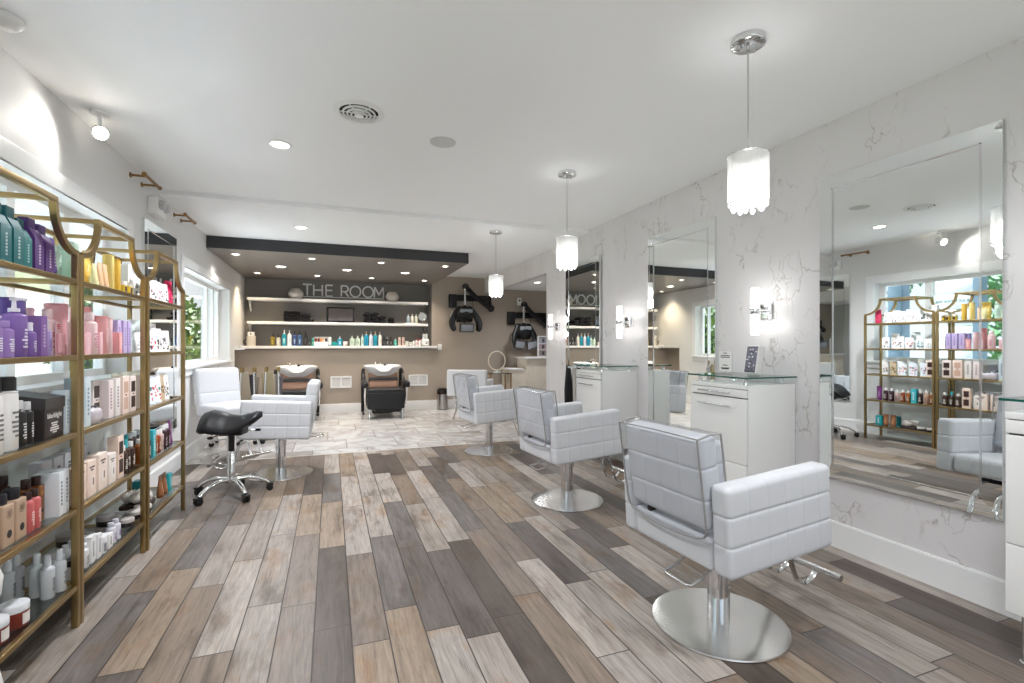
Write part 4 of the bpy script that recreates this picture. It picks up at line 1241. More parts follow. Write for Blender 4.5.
        MB().box(-d / 2, d / 2, -w / 2, w / 2, 0, h * .68, A, .002).build('carton', t)
        MB().prism([(-d / 2 - .002, h * .68), (d / 2 + .004, h * .60), (d / 2 + .004, h * .82), (-d / 2 - .002, h)], 1, -w / 2 - .002, w / 2 + .002, B_).build('lid', t)
        vs, fs = text_mb('blacklight', .03, .0004, None)
        b = MB().at(T(d / 2 + .0012, 0, h * .46) @ R(PI / 2, 'Z') @ R(PI / 2, 'X')); b.add(vs, fs, I)
        b.at(T(0, 0, 0)); marks(b, w * .26, h * .10, h * .33, d / 2 + .0002, 5, I)
        b.build('lettering', t)
    return t
def product(kind, x, y, z, w, d, h, ca, cb=(240, 240, 240), ink=(70, 68, 70), name='bottle', lab='', cat='bottle', group=None, rz=0.):
    key = (kind, w, d, h, ca, cb, ink, name)
    if key not in PROTO:
        t = build_product(kind, w, d, h, ca, cb, ink, name)
        PROTO[key] = t
    else:
        t = copy_tree(PROTO[key])
    t.location = (x, y, z); t.rotation_euler = (0, 0, rz)
    tag(t, lab, cat, group)
    if not group and 'group' in t: del t['group']
    return t
ORD = ['nearest', 'second', 'third', 'fourth', 'fifth', 'sixth', 'seventh', 'eighth', 'ninth', 'tenth']
def row(items, z, where, axis=1, first='nearest', end='from the camera'):
    """items: (kind, x, y, w, d, h, ca, cb, ink, name, description[, rz]); identical descriptions get an ordinal along the row"""
    from collections import defaultdict
    if axis == 1:
        u = UN[('near', 'middle', 'far').index(where.split()[-3])]
        if u == UN[2]: items = [(i[0], i[1] + .006, 3.535 + (i[2] - 3.535) * .91) + tuple(i[3:]) for i in items]
        if u == UN[2]: items = [(i[0], i[1], i[2], i[3] * .88) + tuple(i[4:11]) + (-.5,) if i[0] == 'pouch' else i for i in items]
        items = [(i[0], max(-1.372 + i[4] / 2, min(-1.076 - i[4] / 2 - (.02 if len(i) > 11 else 0), i[1])), max(u[0] + .031 + i[3] / 2, min(u[1] - .031 - i[3] / 2 - (.008 if len(i) > 11 else 0), i[2]))) + tuple(i[3:]) for i in items]
    cnt = defaultdict(list)
    for it in items: cnt[it[10]].append(it)
    for desc, L in cnt.items():
        L.sort(key=lambda i: i[axis + 1])
        for k, it in enumerate(L):
            kind, x, y, w, d, h, ca, cb, ink, name = it[:10]
            if len(L) == 1: lab = '%s on %s' % (desc, where)
            elif axis == 1: lab = '%s %s on %s' % (('nearest', 'second nearest', 'third nearest', 'fourth nearest', 'fifth nearest', 'sixth nearest', 'seventh nearest')[k] if k < len(L) - 1 or len(L) < 3 and k == 0 else 'farthest', desc, where)
            else: lab = '%s %s on %s' % (('leftmost', 'second', 'third', 'fourth', 'fifth', 'sixth')[k] if k < len(L) - 1 else 'rightmost', desc, where)
            product(kind, x, y, z, w, d, h, ca, cb, ink, name, lab, name.replace('_', ' '), '%s on %s' % (desc + 's', where) if len(L) > 1 else None, it[11] if len(it) > 11 else 0.)
G0 = .0085
SH = {n: z + G0 for n, z in zip('EDCBA', SZ)}
def wh(s_, u): return '%s of %s gold unit' % ({'A': 'top shelf', 'B': 'second shelf', 'C': 'third shelf', 'D': 'fourth shelf', 'E': 'bottom shelf'}[s_], ('near', 'middle', 'far')[u])
teal, tealc = (32, 108, 112), (24, 92, 98)
pur, purd = (92, 58, 122), (70, 44, 100)
lil = (146, 116, 178)
pk, pk2, pk3 = (240, 192, 200), (238, 176, 184), (246, 214, 216)
wht = (240, 240, 240)
sil = (206, 208, 210)
# ---- near unit
row([('wedge', -1.12, y, .062, .062, .225, teal, tealc, (190, 210, 210), 'bottle', 'teal square shampoo bottle') for y in (2.18, 2.262, 2.338)] +
    [('wedge', -1.12, 2.405, .052, .055, .195, (28, 120, 120), tealc, (180, 210, 208), 'bottle', 'smaller teal square bottle')] +
    [('wedge', -1.12, 2.475, .064, .062, .215, pur, purd, (206, 190, 216), 'bottle', 'purple square shampoo bottle'), ('wedge', -1.12, 2.552, .064, .062, .205, pur, purd, (206, 190, 216), 'bottle', 'purple square shampoo bottle'),
     ('tube', -1.115, 2.618, .05, .04, .165, (110, 84, 166), purd, (220, 210, 230), 'tube', 'violet squeeze tube'),
     ('tubecyl', -1.22, 2.60, .075, .07, .13, (200, 222, 204), wht, (150, 170, 156), 'canister', 'pale mint canister'), ('tubecyl', -1.31, 2.50, .08, .08, .14, (206, 226, 212), wht, (150, 170, 156), 'canister', 'pale mint canister')], SH['A'], wh('A', 0))
row([('pump', -1.115, 2.22, .066, .06, .15, lil, (226, 214, 236), (230, 226, 240), 'bottle', 'small lilac pump bottle'), ('bottle', -1.115, 2.292, .062, .05, .135, lil, (160, 130, 188), (232, 228, 240), 'bottle', 'short lilac bottle'),
     ('pump', -1.12, 2.372, .074, .07, .225, (132, 100, 170), (236, 232, 240), (226, 218, 236), 'bottle', 'purple round pump bottle'), ('spray', -1.10, 2.428, .04, .04, .135, (130, 98, 168), (240, 238, 242), (226, 218, 236), 'bottle', 'small purple spray bottle'),
     ('tubecyl', -1.235, 2.415, .085, .085, .235, (128, 104, 182), (120, 90, 170), (210, 200, 226), 'canister', 'tall purple canister'), ('tubecyl', -1.215, 2.552, .088, .088, .235, (128, 104, 182), (120, 90, 170), (210, 200, 226), 'canister', 'tall purple canister'),
     ('box', -1.12, 2.528, .045, .045, .165, (134, 96, 160), wht, (196, 180, 214), 'carton', 'slim purple carton'), ('spray', -1.12, 2.588, .04, .04, .15, (176, 156, 206), sil, (120, 96, 160), 'bottle', 'slim lilac spray bottle'),
     ('spray', -1.20, 2.66, .052, .05, .205, pk3, (242, 190, 200), (220, 120, 140), 'bottle', 'pink rear spray bottle'), ('bottle', -1.14, 2.648, .056, .056, .20, pk3, pk3, (220, 120, 140), 'bottle', 'pale pink shampoo bottle'), ('pack', -1.095, 2.652, .05, .02, .15, pk, pk2, (214, 60, 90), 'pack', 'pink hang pack')], SH['B'], wh('B', 0))
bk = (30, 29, 31)
row([('can', -1.12, 2.225, .075, .075, .27, (232, 230, 228), bk, (120, 118, 118), 'canister', 'tall white black-capped canister'), ('can', -1.12, 2.31, .078, .078, .27, (232, 230, 228), bk, (120, 118, 118), 'canister', 'tall white black-capped canister'),
     ('bottle', -1.115, 2.385, .048, .048, .175, (44, 42, 42), (206, 206, 206), (220, 220, 220), 'bottle', 'black shampoo bottle'), ('bottle', -1.115, 2.438, .044, .044, .165, (44, 42, 42), (206, 206, 206), (220, 220, 220), 'bottle', 'black shampoo bottle'),
     ('boxkit', -1.182, 2.568, .15, .20, .205, (46, 40, 40), (58, 54, 54), (224, 220, 216), 'kit_box', 'dark kit box with slanted lid')] +
    [('can', -1.334, y, .072, .072, .255, (206, 222, 238), (222, 232, 242), (170, 190, 212), 'bottle', 'pale blue rear bottle') for y in (2.40, 2.51, 2.62)] +
    [('box', -1.095, 2.668, .03, .05, .19, (214, 226, 234), wht, (150, 160, 170), 'carton', 'thin pale blue carton')], SH['C'], wh('C', 0))
tan = (186, 158, 134)
row([('sqbottle', -1.12, y, .066, .066, .19, tan, (34, 34, 40), (110, 88, 72), 'bottle', 'tan square bottle') for y in (2.185, 2.275, 2.352)] +
    [('bottle', -1.105, 2.425, .04, .036, .155, (206, 104, 104), (56, 36, 34), (244, 214, 206), 'bottle', 'coral label bottle'), ('bottle', -1.105, 2.472, .04, .036, .155, (206, 104, 104), (56, 36, 34), (244, 214, 206), 'bottle', 'coral label bottle'),
     ('sqbottle', -1.15, 2.512, .042, .042, .185, (132, 82, 40), (52, 34, 28), (186, 140, 84), 'bottle', 'amber square bottle'), ('sqbottle', -1.14, 2.562, .042, .042, .185, (132, 82, 40), (52, 34, 28), (186, 140, 84), 'bottle', 'amber square bottle')] +
    [('bottle', -1.235, y, .046, .046, .20, (70, 46, 38), (48, 32, 28), (150, 120, 100), 'bottle', 'dark brown rear bottle') for y in (2.40, 2.47, 2.545)] +
    [('box', -1.12, 2.612, .036, .09, .185, (226, 230, 234), wht, (120, 124, 130), 'carton', 'white upright carton'), ('box', -1.10, 2.656, .038, .09, .19, (226, 230, 234), wht, (120, 124, 130), 'carton', 'white upright carton')], SH['D'], wh('D', 0))
al = (196, 200, 204)
row([('spray', -1.165, 2.625, .048, .048, .18, al, (214, 218, 222), (80, 84, 90), 'bottle', 'grey aluminium spray bottle'), ('spray', -1.115, 2.592, .048, .048, .18, al, (214, 218, 222), (80, 84, 90), 'bottle', 'grey aluminium spray bottle'), ('spray', -1.10, 2.650, .048, .048, .18, al, (214, 218, 222), (80, 84, 90), 'bottle', 'grey aluminium spray bottle')] +
    [('spray', -1.24, y, .048, .048, .18, al, (214, 218, 222), (80, 84, 90), 'bottle', 'rear grey aluminium bottle') for y in (2.585, 2.645)] +
    [('jar', -1.125, 2.379, .088, .088, .085, (124, 48, 36), (226, 228, 232), (228, 224, 220), 'candle_jar', 'copper candle jar with white lid'), ('jar', -1.13, 2.262, .088, .088, .085, (124, 48, 36), (226, 228, 232), (228, 224, 220), 'candle_jar', 'copper candle jar with white lid')], SH['E'], wh('E', 0))
# ---- middle unit
mint = (196, 222, 206); yel = (244, 212, 110); yel2 = (240, 196, 84); pea = (240, 200, 160)
row([('can', -1.20, 2.80, .085, .085, .165, mint, mint, (160, 186, 170), 'bottle', 'large mint bottle'), ('can', -1.17, 2.905, .085, .085, .20, mint, mint, (160, 186, 170), 'bottle', 'large mint bottle'),
     ('tubecyl', -1.12, 2.85, .05, .05, .10, (206, 226, 206), mint, (170, 190, 170), 'canister', 'short mint canister'),
     ('pouch', -1.20, 3.03, .085, .05, .185, yel, (246, 226, 150), (250, 240, 200), 'pouch', 'yellow bag'), ('pouch', -1.19, 3.13, .085, .05, .185, yel, (246, 226, 150), (250, 240, 200), 'pouch', 'yellow bag'),
     ('tube', -1.115, 3.02, .045, .04, .12, (244, 236, 180), wht, (200, 190, 130), 'tube', 'pale lemon tube'), ('tube', -1.115, 3.08, .045, .04, .135, pea, (250, 226, 200), (220, 160, 110), 'tube', 'peach squeeze tube'), ('tube', -1.115, 3.14, .045, .04, .135, pea, (250, 226, 200), (220, 160, 110), 'tube', 'peach squeeze tube'),
     ('tubecyl', -1.125, 3.215, .05, .05, .195, (246, 224, 140), yel, (226, 196, 110), 'bottle', 'tall yellow bottle'), ('tubecyl', -1.12, 3.285, .05, .05, .185, yel2, yel, (226, 196, 110), 'bottle', 'tall golden bottle'),
     ('jar', -1.12, 3.375, .05, .05, .075, (226, 190, 50), (236, 232, 224), (60, 50, 40), 'jar', 'small yellow jar'), ('jar', -1.115, 3.44, .05, .05, .075, (226, 190, 50), (236, 232, 224), (60, 50, 40), 'jar', 'small yellow jar'),
     ('jar', -1.12, 3.492, .04, .04, .07, (70, 62, 48), (236, 232, 224), (226, 190, 50), 'jar', 'small dark jar')], SH['A'], wh('A', 1))
lv = (196, 180, 220)
row([('tubecyl', -1.19, 2.84, .085, .085, .235, pk2, pk, (246, 220, 222), 'canister', 'tall rose canister'), ('tubecyl', -1.185, 3.06, .085, .085, .235, (236, 166, 168), pk, (246, 220, 222), 'canister', 'tall coral canister'),
     ('bottle', -1.11, 2.95, .066, .066, .205, pk3, (244, 224, 228), (206, 140, 160), 'bottle', 'white-shouldered pink bottle'), ('box', -1.095, 2.775, .05, .04, .15, pk3, wht, (226, 130, 140), 'carton', 'upright pale pink carton'),
     ('box', -1.095, 2.852, .052, .04, .105, pk, wht, (246, 220, 222), 'carton', 'short rose carton'), ('box', -1.11, 3.035, .03, .04, .11, pk, wht, (246, 220, 222), 'carton', 'slim short rose carton'),
     ('tubecyl', -1.12, 3.105, .062, .062, .195, (238, 176, 178), pk, (250, 226, 226), 'bottle', 'tall blush bottle'), ('tubecyl', -1.12, 3.18, .05, .05, .19, pk3, pk, (226, 170, 180), 'bottle', 'tall pale blush bottle'),
     ('box', -1.095, 3.235, .04, .04, .115, (238, 170, 172), wht, (250, 226, 226), 'carton', 'small coral carton'),
     ('box', -1.17, 3.275, .055, .04, .18, (150, 140, 206), wht, (220, 214, 236), 'carton', 'violet carton'), ('box', -1.125, 3.305, .05, .04, .185, lv, wht, (150, 130, 180), 'carton', 'lilac carton'), ('box', -1.12, 3.37, .05, .04, .185, lv, wht, (150, 130, 180), 'carton', 'lilac carton'), ('box', -1.12, 3.43, .045, .04, .185, (186, 170, 216), wht, (150, 130, 180), 'carton', 'lavender carton'),
     ('pouch', -1.19, 3.49, .06, .04, .15, (236, 240, 242), (32, 160, 180), (90, 100, 130), 'pouch', 'white bag with teal print')], SH['B'], wh('B', 1))
row([('box', -1.10, 2.79, .052, .055, .235, (206, 222, 230), wht, (150, 164, 176), 'carton', 'tall pale blue carton'), ('box', -1.10, 2.855, .05, .055, .235, (214, 228, 234), wht, (150, 164, 176), 'carton', 'tall pale blue carton'),
     ('lying', -1.14, 2.965, .13, .13, .075, (198, 190, 196), (90, 90, 98), (228, 226, 230), 'pack', 'soft clear accessory pack'), ('pouch', -1.30, 2.98, .13, .06, .15, (176, 176, 186), (50, 50, 60), (226, 226, 230), 'pouch', 'grey hair-clip bag'),
     ('window', -1.155, 3.09, .085, .05, .205, (236, 226, 220), (60, 44, 40), (150, 140, 136), 'carton', 'cream carton with dark windows'), ('box', -1.12, 3.165, .06, .05, .20, (240, 226, 224), wht, (170, 150, 150), 'carton', 'blush carton with side print'),
     ('box', -1.115, 3.24, .06, .05, .205, (238, 232, 228), wht, (150, 144, 142), 'carton', 'ivory carton with side print'), ('window', -1.11, 3.335, .085, .05, .21, (244, 222, 210), (206, 170, 150), (120, 70, 60), 'carton', 'peach carton with pictures'),
     ('window', -1.11, 3.44, .085, .05, .205, (240, 226, 220), (54, 34, 32), (120, 70, 60), 'carton', 'blush carton with dark windows')], SH['C'], wh('C', 1))
crt = (240, 218, 204)
row([('carton', -1.105, 2.80, .088, .05, .165, crt, (246, 230, 220), (90, 70, 64), 'carton', 'blush pink gift carton'), ('carton', -1.105, 2.905, .088, .05, .17, crt, (246, 230, 220), (90, 70, 64), 'carton', 'blush pink gift carton'), ('carton', -1.105, 3.025, .095, .05, .18, (244, 226, 214), (248, 236, 228), (90, 70, 64), 'carton', 'wide ivory gift carton'), ('carton', -1.105, 3.14, .085, .05, .155, (242, 232, 226), (246, 240, 236), (120, 110, 106), 'carton', 'white short gift carton'),
     ('window', -1.105, 3.25, .075, .05, .23, (242, 218, 202), (60, 36, 32), (160, 80, 60), 'carton', 'tall peach carton with pictures'), ('bottle', -1.105, 3.335, .05, .05, .16, (66, 46, 40), (236, 234, 230), (230, 226, 220), 'bottle', 'brown bottle with white cap'), ('spray', -1.11, 3.40, .045, .045, .18, (70, 50, 44), (60, 190, 200), (230, 226, 220), 'bottle', 'brown bottle with teal cap'), ('bottle', -1.11, 3.465, .05, .05, .16, (66, 46, 40), (236, 234, 230), (230, 226, 220), 'bottle', 'brown bottle with white cap')] +
    [('box', -1.23, 2.80 + .1 * k, .085, .05, .20, (214, 214, 220), wht, (120, 120, 128), 'carton', 'grey white rear carton') for k in range(5)], SH['D'], wh('D', 1))
jw = (228, 228, 230)
row([('jar', -1.105, 2.775, .05, .05, .085, (226, 226, 228), (40, 40, 44), (120, 120, 124), 'jar', 'white jar with black lid'), ('bottle', -1.11, 2.835, .038, .038, .115, jw, jw, (120, 120, 130), 'bottle', 'small white lotion bottle'), ('bottle', -1.105, 2.885, .038, .038, .115, jw, jw, (120, 120, 130), 'bottle', 'small white lotion bottle'), ('box', -1.11, 2.94, .045, .045, .13, (236, 236, 236), wht, (140, 140, 146), 'carton', 'small white carton'),
     ('box', -1.105, 2.995, .042, .045, .12, (232, 232, 234), wht, (140, 140, 146), 'carton', 'small white carton'), ('jar', -1.105, 3.055, .055, .055, .085, (222, 224, 228), (238, 238, 240), (130, 130, 140), 'jar', 'white cream jar'), ('box', -1.105, 3.12, .05, .05, .075, (238, 238, 238), wht, (150, 150, 150), 'carton', 'low white carton'), ('bottle', -1.105, 3.19, .046, .046, .11, (208, 206, 216), (196, 196, 206), (90, 60, 130), 'bottle', 'grey bottle with purple print'), ('bottle', -1.105, 3.25, .046, .046, .11, (208, 206, 216), (196, 196, 206), (90, 60, 130), 'bottle', 'grey bottle with purple print')] +
    [('bottle', -1.185, 2.80 + .055 * k, .04, .04, .11, (212, 214, 218), (222, 222, 226), (120, 120, 130), 'bottle', 'rear white bottle') for k in range(5)] +
    [('box', -1.20, 3.11, .11, .08, .06, (206, 200, 196), wht, (120, 110, 106), 'carton', 'pale flat box'), ('lowjar', -1.18, 3.36, .105, .105, .05, (52, 44, 44), (176, 168, 164), (80, 70, 70), 'tin', 'dark round tin with pale lid'), ('lowjar', -1.30, 3.25, .12, .12, .06, (60, 52, 50), (150, 142, 138), (80, 70, 70), 'tin', 'large dark rear tin')], SH['E'], wh('E', 1))
product('lowjar', -1.18, 3.36, SH['E'] + .0505, .10, .10, .055, (48, 40, 40), (150, 144, 142), (80, 70, 70), 'tin', 'dark tin stacked upper on the bottom shelf of the middle gold unit', 'tin')
product('lowjar', -1.125, 3.46, SH['E'], .075, .075, .045, (48, 40, 40), (188, 180, 176), (80, 70, 70), 'tin', 'small dark tin at far end of bottom shelf of middle gold unit', 'tin')
t = thing('price_card', 'white price card on a small wire stand, bottom shelf of middle gold unit', 'card', (-1.235, 3.215, SH['E']), .3)
MB().lathe([(.02, 0), (.02, .006), (.001, .007)], CHROME, 16).tube([(0, 0, .005), (0, 0, .18)], .002, CHROME, 6).build('stand', t)
p = MB().at(R(.12, 'X')).box(.002, .0035, -.035, .035, .13, .225, INKL).build('card', t)
b = MB().at(R(.12, 'X'))
for z in (.205, .19, .175, .155, .145): b.box(.0036, .0042, -.022, .02, z - .002, z + .002, INK)
b.build('printing', p)
# ---- far unit
pw = (238, 238, 238)
row([('pouch', -1.115 - .05 * (k % 2), 3.63 + .085 * k, .095, .045, .135 + .015 * (k % 2), pw, c1, c2, 'pouch', d_) for k, (c1, c2, d_) in enumerate((((60, 66, 72), (150, 160, 160), 'white bag with grey print'), ((40, 40, 44), (120, 150, 140), 'white bag with black print'), ((60, 56, 60), (230, 170, 170), 'white bag with mixed print'), ((240, 170, 160), (40, 36, 40), 'white bag with pink print'), ((226, 150, 160), (60, 40, 44), 'white bag with rosy print'), ((236, 180, 170), (60, 40, 44), 'white bag with coral print'), ((120, 80, 84), (40, 36, 40), 'white bag with brown print')))] +
    [('pouch', -1.115, 4.27, .075, .04, .17, (196, 38, 84), (236, 110, 140), (120, 20, 50), 'pouch', 'crimson bag'), ('box', -1.18, 3.585, .05, .05, .20, (240, 238, 234), wht, (200, 196, 190), 'carton', 'tall white rear carton')], SH['A'], wh('A', 2))
row([('pouch', -1.20, 3.63, .10, .05, .19, (236, 240, 242), (20, 150, 170), (60, 120, 170), 'pouch', 'tall white bag with teal print'), ('pouch', -1.115, 3.645, .09, .04, .12, (238, 238, 238), (200, 200, 204), (150, 150, 156), 'pouch', 'short plain white bag'), ('pouch', -1.12, 3.745, .085, .04, .14, (230, 236, 238), (50, 60, 70), (40, 130, 150), 'pouch', 'white bag with dark teal print'), ('pouch', -1.20, 3.84, .11, .05, .20, (240, 242, 242), (190, 204, 210), (120, 130, 140), 'pouch', 'tall pale white bag'), ('pouch', -1.115, 3.87, .10, .04, .135, (240, 238, 238), (206, 30, 70), (60, 40, 50), 'pouch', 'white bag with red print'), ('pouch', -1.12, 3.98, .09, .04, .15, (238, 236, 234), (60, 56, 56), (170, 160, 160), 'pouch', 'white bag with black corner'), ('pouch', -1.18, 4.08, .10, .05, .185, (238, 232, 228), (150, 130, 124), (200, 190, 186), 'pouch', 'tall ivory bag'), ('pouch', -1.115, 4.17, .09, .04, .14, (240, 236, 234), (40, 36, 38), (120, 110, 110), 'pouch', 'white bag with dark strip')], SH['B'], wh('B', 2))
row([('window', -1.12, 3.60, .08, .05, .205, (240, 222, 212), (58, 34, 32), (120, 70, 60), 'carton', 'blush carton with dark windows'), ('pouch', -1.13, 3.70, .09, .05, .17, (226, 234, 242), (60, 84, 110), (236, 120, 130), 'pouch', 'pale blue bag with blue floral print'), ('pouch', -1.12, 3.825, .105, .05, .17, (226, 234, 242), (226, 110, 120), (90, 130, 130), 'pouch', 'pale blue bag with pink floral print'), ('pouch', -1.115, 3.96, .11, .05, .175, (236, 240, 244), (226, 96, 84), (90, 150, 110), 'pouch', 'white bag with red floral print'), ('pouch', -1.12, 4.075, .08, .05, .165, (200, 180, 150), (120, 100, 60), (60, 50, 40), 'pouch', 'tan bag with leaf print'), ('pouch', -1.12, 4.18, .08, .05, .175, (240, 238, 236), (30, 28, 30), (120, 60, 60), 'pouch', 'white bag with black portrait print')] +
    [('lying', -1.205, 3.72 + .14 * k, .075, .055, .03, (206, 204, 200), (110, 130, 120), (190, 110, 100), 'pack', 'flat patterned pack') for k in range(2)] +
    [('pouch', -1.25, 3.70 + .11 * k, .09, .05, .20, (244, 238, 222), (226, 214, 180), (200, 190, 160), 'pouch', 'cream rear bag') for k in range(4)], SH['C'], wh('C', 2))
amb, brn = (150, 84, 34), (62, 36, 34)
row([('bottle', -1.11, 3.595, .05, .05, .15, amb, (238, 236, 234), (226, 214, 196), 'bottle', 'amber bottle with white cap'), ('bottle', -1.11, 3.66, .052, .052, .165, (206, 170, 150), (240, 238, 238), (120, 80, 70), 'bottle', 'beige bottle with white cap'), ('bottle', -1.11, 3.73, .05, .05, .16, brn, (240, 238, 238), (226, 214, 206), 'bottle', 'dark brown bottle with white cap'), ('box', -1.105, 3.80, .055, .055, .175, (66, 184, 196), wht, (226, 244, 246), 'carton', 'turquoise carton'), ('bottle', -1.11, 3.875, .05, .05, .15, (160, 92, 40), (240, 238, 238), (226, 214, 196), 'bottle', 'honey bottle with white cap'), ('bottle', -1.11, 3.945, .05, .05, .15, (150, 70, 40), (238, 236, 234), (226, 214, 196), 'bottle', 'rust bottle with white cap'), ('bottle', -1.11, 4.015, .05, .05, .15, (206, 182, 176), (240, 238, 238), (120, 80, 90), 'bottle', 'pale mauve bottle with white cap'), ('bottle', -1.11, 4.085, .055, .055, .165, (56, 30, 40), (238, 238, 240), (206, 196, 200), 'bottle', 'dark plum bottle with white cap'), ('bottle', -1.11, 4.16, .055, .055, .165, (60, 32, 44), (238, 238, 240), (206, 196, 200), 'bottle', 'deep plum bottle with white cap'), ('tube', -1.11, 4.245, .06, .045, .18, (120, 56, 122), (110, 48, 110), (206, 180, 206), 'tube', 'purple squeeze tube')] +
    [('bottle', -1.19, 3.63 + .075 * k, .05, .05, .175, brn, (60, 190, 200) if k == 0 else (238, 238, 240), (206, 196, 190), 'bottle', ('rear brown bottle with teal cap' if k == 0 else 'rear brown bottle with white cap')) for k in range(4)], SH['D'], wh('D', 2))
row([('box', -1.13, 4.255, .07, .06, .125, (40, 164, 172), wht, (206, 236, 238), 'carton', 'turquoise carton at the far end'), ('box', -1.25, 4.10, .07, .06, .125, (30, 130, 136), wht, (190, 226, 228), 'carton', 'rear turquoise carton'), ('tube', -1.12, 4.07, .06, .045, .155, (150, 98, 62), (120, 70, 44), (214, 180, 150), 'tube', 'bronze squeeze tube'), ('tube', -1.12, 4.165, .06, .045, .155, (150, 98, 62), (120, 70, 44), (214, 180, 150), 'tube', 'bronze squeeze tube'),
     ('lowjar', -1.13, 3.62, .09, .09, .045, (46, 36, 38), (206, 200, 196), (80, 70, 70), 'tin', 'dark tin with white lid'), ('lowjar', -1.12, 3.73, .09, .09, .045, (46, 36, 38), (206, 200, 196), (80, 70, 70), 'tin', 'dark tin with white lid')], SH['E'], wh('E', 2))
t = thing('flower_garland', 'bunch of white ruffled bath flowers in a dark tray, bottom shelf of far gold unit', 'bath flowers', (-1.185, 3.86, SH['E']))
MB().box(-.085, .07, -.085, .085, 0, .03, mat('tray_dark', (58, 46, 44), .5), .008).build('tray', t)
random.seed(5)
for k in range(9):
    c_ = (random.uniform(-.055, .04), -.065 + .016 * k, .062 + random.uniform(-.008, .018))
    def ruff(u, v, c_=c_, k=k):
        a, p_ = 2 * PI * u, PI * v
        r_ = .036 * (1 + .16 * math.sin(7 * a + k) * math.sin(p_ * 5))
        return (c_[0] + r_ * math.sin(p_) * math.cos(a), c_[1] + r_ * math.sin(p_) * math.sin(a), c_[2] - r_ * math.cos(p_) * .9)
    MB().grid(ruff, 22, 12, mat('flower_white', (236, 228, 222), .7), closeu=True).build('flower', t)

# ------------------------------------------------------------------ things on the back counter and shelves
ZC_ = 1.2345
BY = 9.58
BC = []
def bc(*a): BC.append(a)
blu = (48, 74, 128); tq = (30, 150, 178); gr = (196, 212, 196); ivory = (236, 232, 222)
for it in [('pump', -.97, .068, .215, (140, 118, 34), (26, 24, 24), (200, 180, 90), 'bottle', 'olive pump bottle'), ('pump', -.88, .066, .20, (206, 200, 188), (26, 24, 24), (240, 236, 230), 'bottle', 'pearl pump bottle with black head'),
           ('pump', -.785, .07, .285, (26, 158, 176), wht, (220, 240, 244), 'bottle', 'tall turquoise pump bottle'), ('pump', -.70, .07, .28, (232, 236, 238), wht, (180, 190, 196), 'bottle', 'tall white pump bottle'),
           ('pump', -.615, .07, .265, blu, (24, 24, 30), (190, 204, 226), 'bottle', 'navy pump bottle'), ('pump', -.53, .07, .265, (54, 92, 142), (24, 24, 30), (190, 204, 226), 'bottle', 'steel blue pump bottle'), ('pump', -.435, .07, .27, (34, 32, 34), (20, 20, 22), (90, 88, 90), 'bottle', 'black pump bottle'),
           ('bottle', -.365, .042, .13, (60, 70, 72), (24, 24, 26), (160, 170, 170), 'bottle', 'small charcoal bottle'), ('bottle', -.31, .04, .145, (50, 168, 150), (120, 210, 200), (220, 240, 236), 'bottle', 'small green bottle'),
           ('tube', -.022, .052, .165, (232, 234, 236), (60, 150, 190), (170, 180, 190), 'tube', 'white squeeze tube with blue cap'), ('lowjar', .06, .095, .072, (18, 150, 150), (24, 164, 162), (200, 230, 230), 'jar', 'turquoise tub'),
           ('pump', .155, .085, .175, (40, 150, 180), wht, (220, 240, 244), 'bottle', 'short blue pump bottle'), ('lowjar', .25, .075, .08, (226, 206, 196), (236, 220, 212), (200, 180, 170), 'jar', 'pale pink tub'),
           ('pump', .37, .088, .185, gr, (226, 234, 226), (160, 176, 160), 'bottle', 'pale green pump bottle'), ('pump', .47, .088, .185, gr, (226, 234, 226), (160, 176, 160), 'bottle', 'pale green pump bottle'),
           ('pump', .555, .05, .225, (206, 226, 220), (226, 236, 232), (150, 180, 170), 'bottle', 'slim mint pump bottle'), ('pump', .625, .076, .27, tq, (222, 206, 196), (30, 80, 150), 'bottle', 'large turquoise pump bottle'), ('pump', .71, .066, .27, (228, 226, 238), (226, 226, 236), (180, 180, 200), 'bottle', 'tall pale lavender pump bottle'), ('pump', .79, .074, .27, (34, 154, 178), (226, 206, 170), (20, 110, 140), 'bottle', 'large turquoise pump bottle'), ('pump', .875, .062, .27, ivory, (206, 190, 206), (200, 190, 180), 'bottle', 'tall ivory pump bottle'),
           ('bottle', .95, .05, .175, (40, 36, 38), (30, 28, 30), (120, 120, 120), 'bottle', 'black bottle'), ('pump', 1.01, .05, .18, (34, 34, 38), (190, 190, 196), (200, 200, 204), 'bottle', 'black bottle with silver pump'), ('bottle', 1.08, .052, .17, (44, 36, 40), (60, 30, 36), (190, 190, 180), 'bottle', 'dark maroon bottle'),
           ('pump', 1.165, .06, .135, (50, 170, 150), (230, 236, 232), (226, 240, 236), 'bottle', 'little green pump bottle'), ('tubecyl', 1.245, .05, .165, (226, 196, 186), wht, (120, 60, 60), 'bottle', 'pink cylinder bottle'), ('tubecyl', 1.315, .05, .165, (226, 196, 186), wht, (120, 60, 60), 'bottle', 'pink cylinder bottle'),
           ('lowjar', 1.385, .06, .09, (214, 214, 206), (206, 206, 200), (150, 150, 150), 'jar', 'small ivory jar'), ('lowjar', 1.455, .06, .075, (226, 226, 222), (214, 214, 210), (150, 150, 150), 'jar', 'low white jar'), ('bottle', 1.515, .045, .10, (236, 236, 234), (236, 236, 236), (170, 170, 170), 'bottle', 'little white bottle')]:
    k, x, w, h, ca, cb, ink, nm_, ds = it
    BC.append((k, x, BY, w, w if k != 'tube' else .04, h, ca, cb, ink, nm_, ds, -PI / 2))
row(BC, ZC_, 'the white back counter', axis=0)
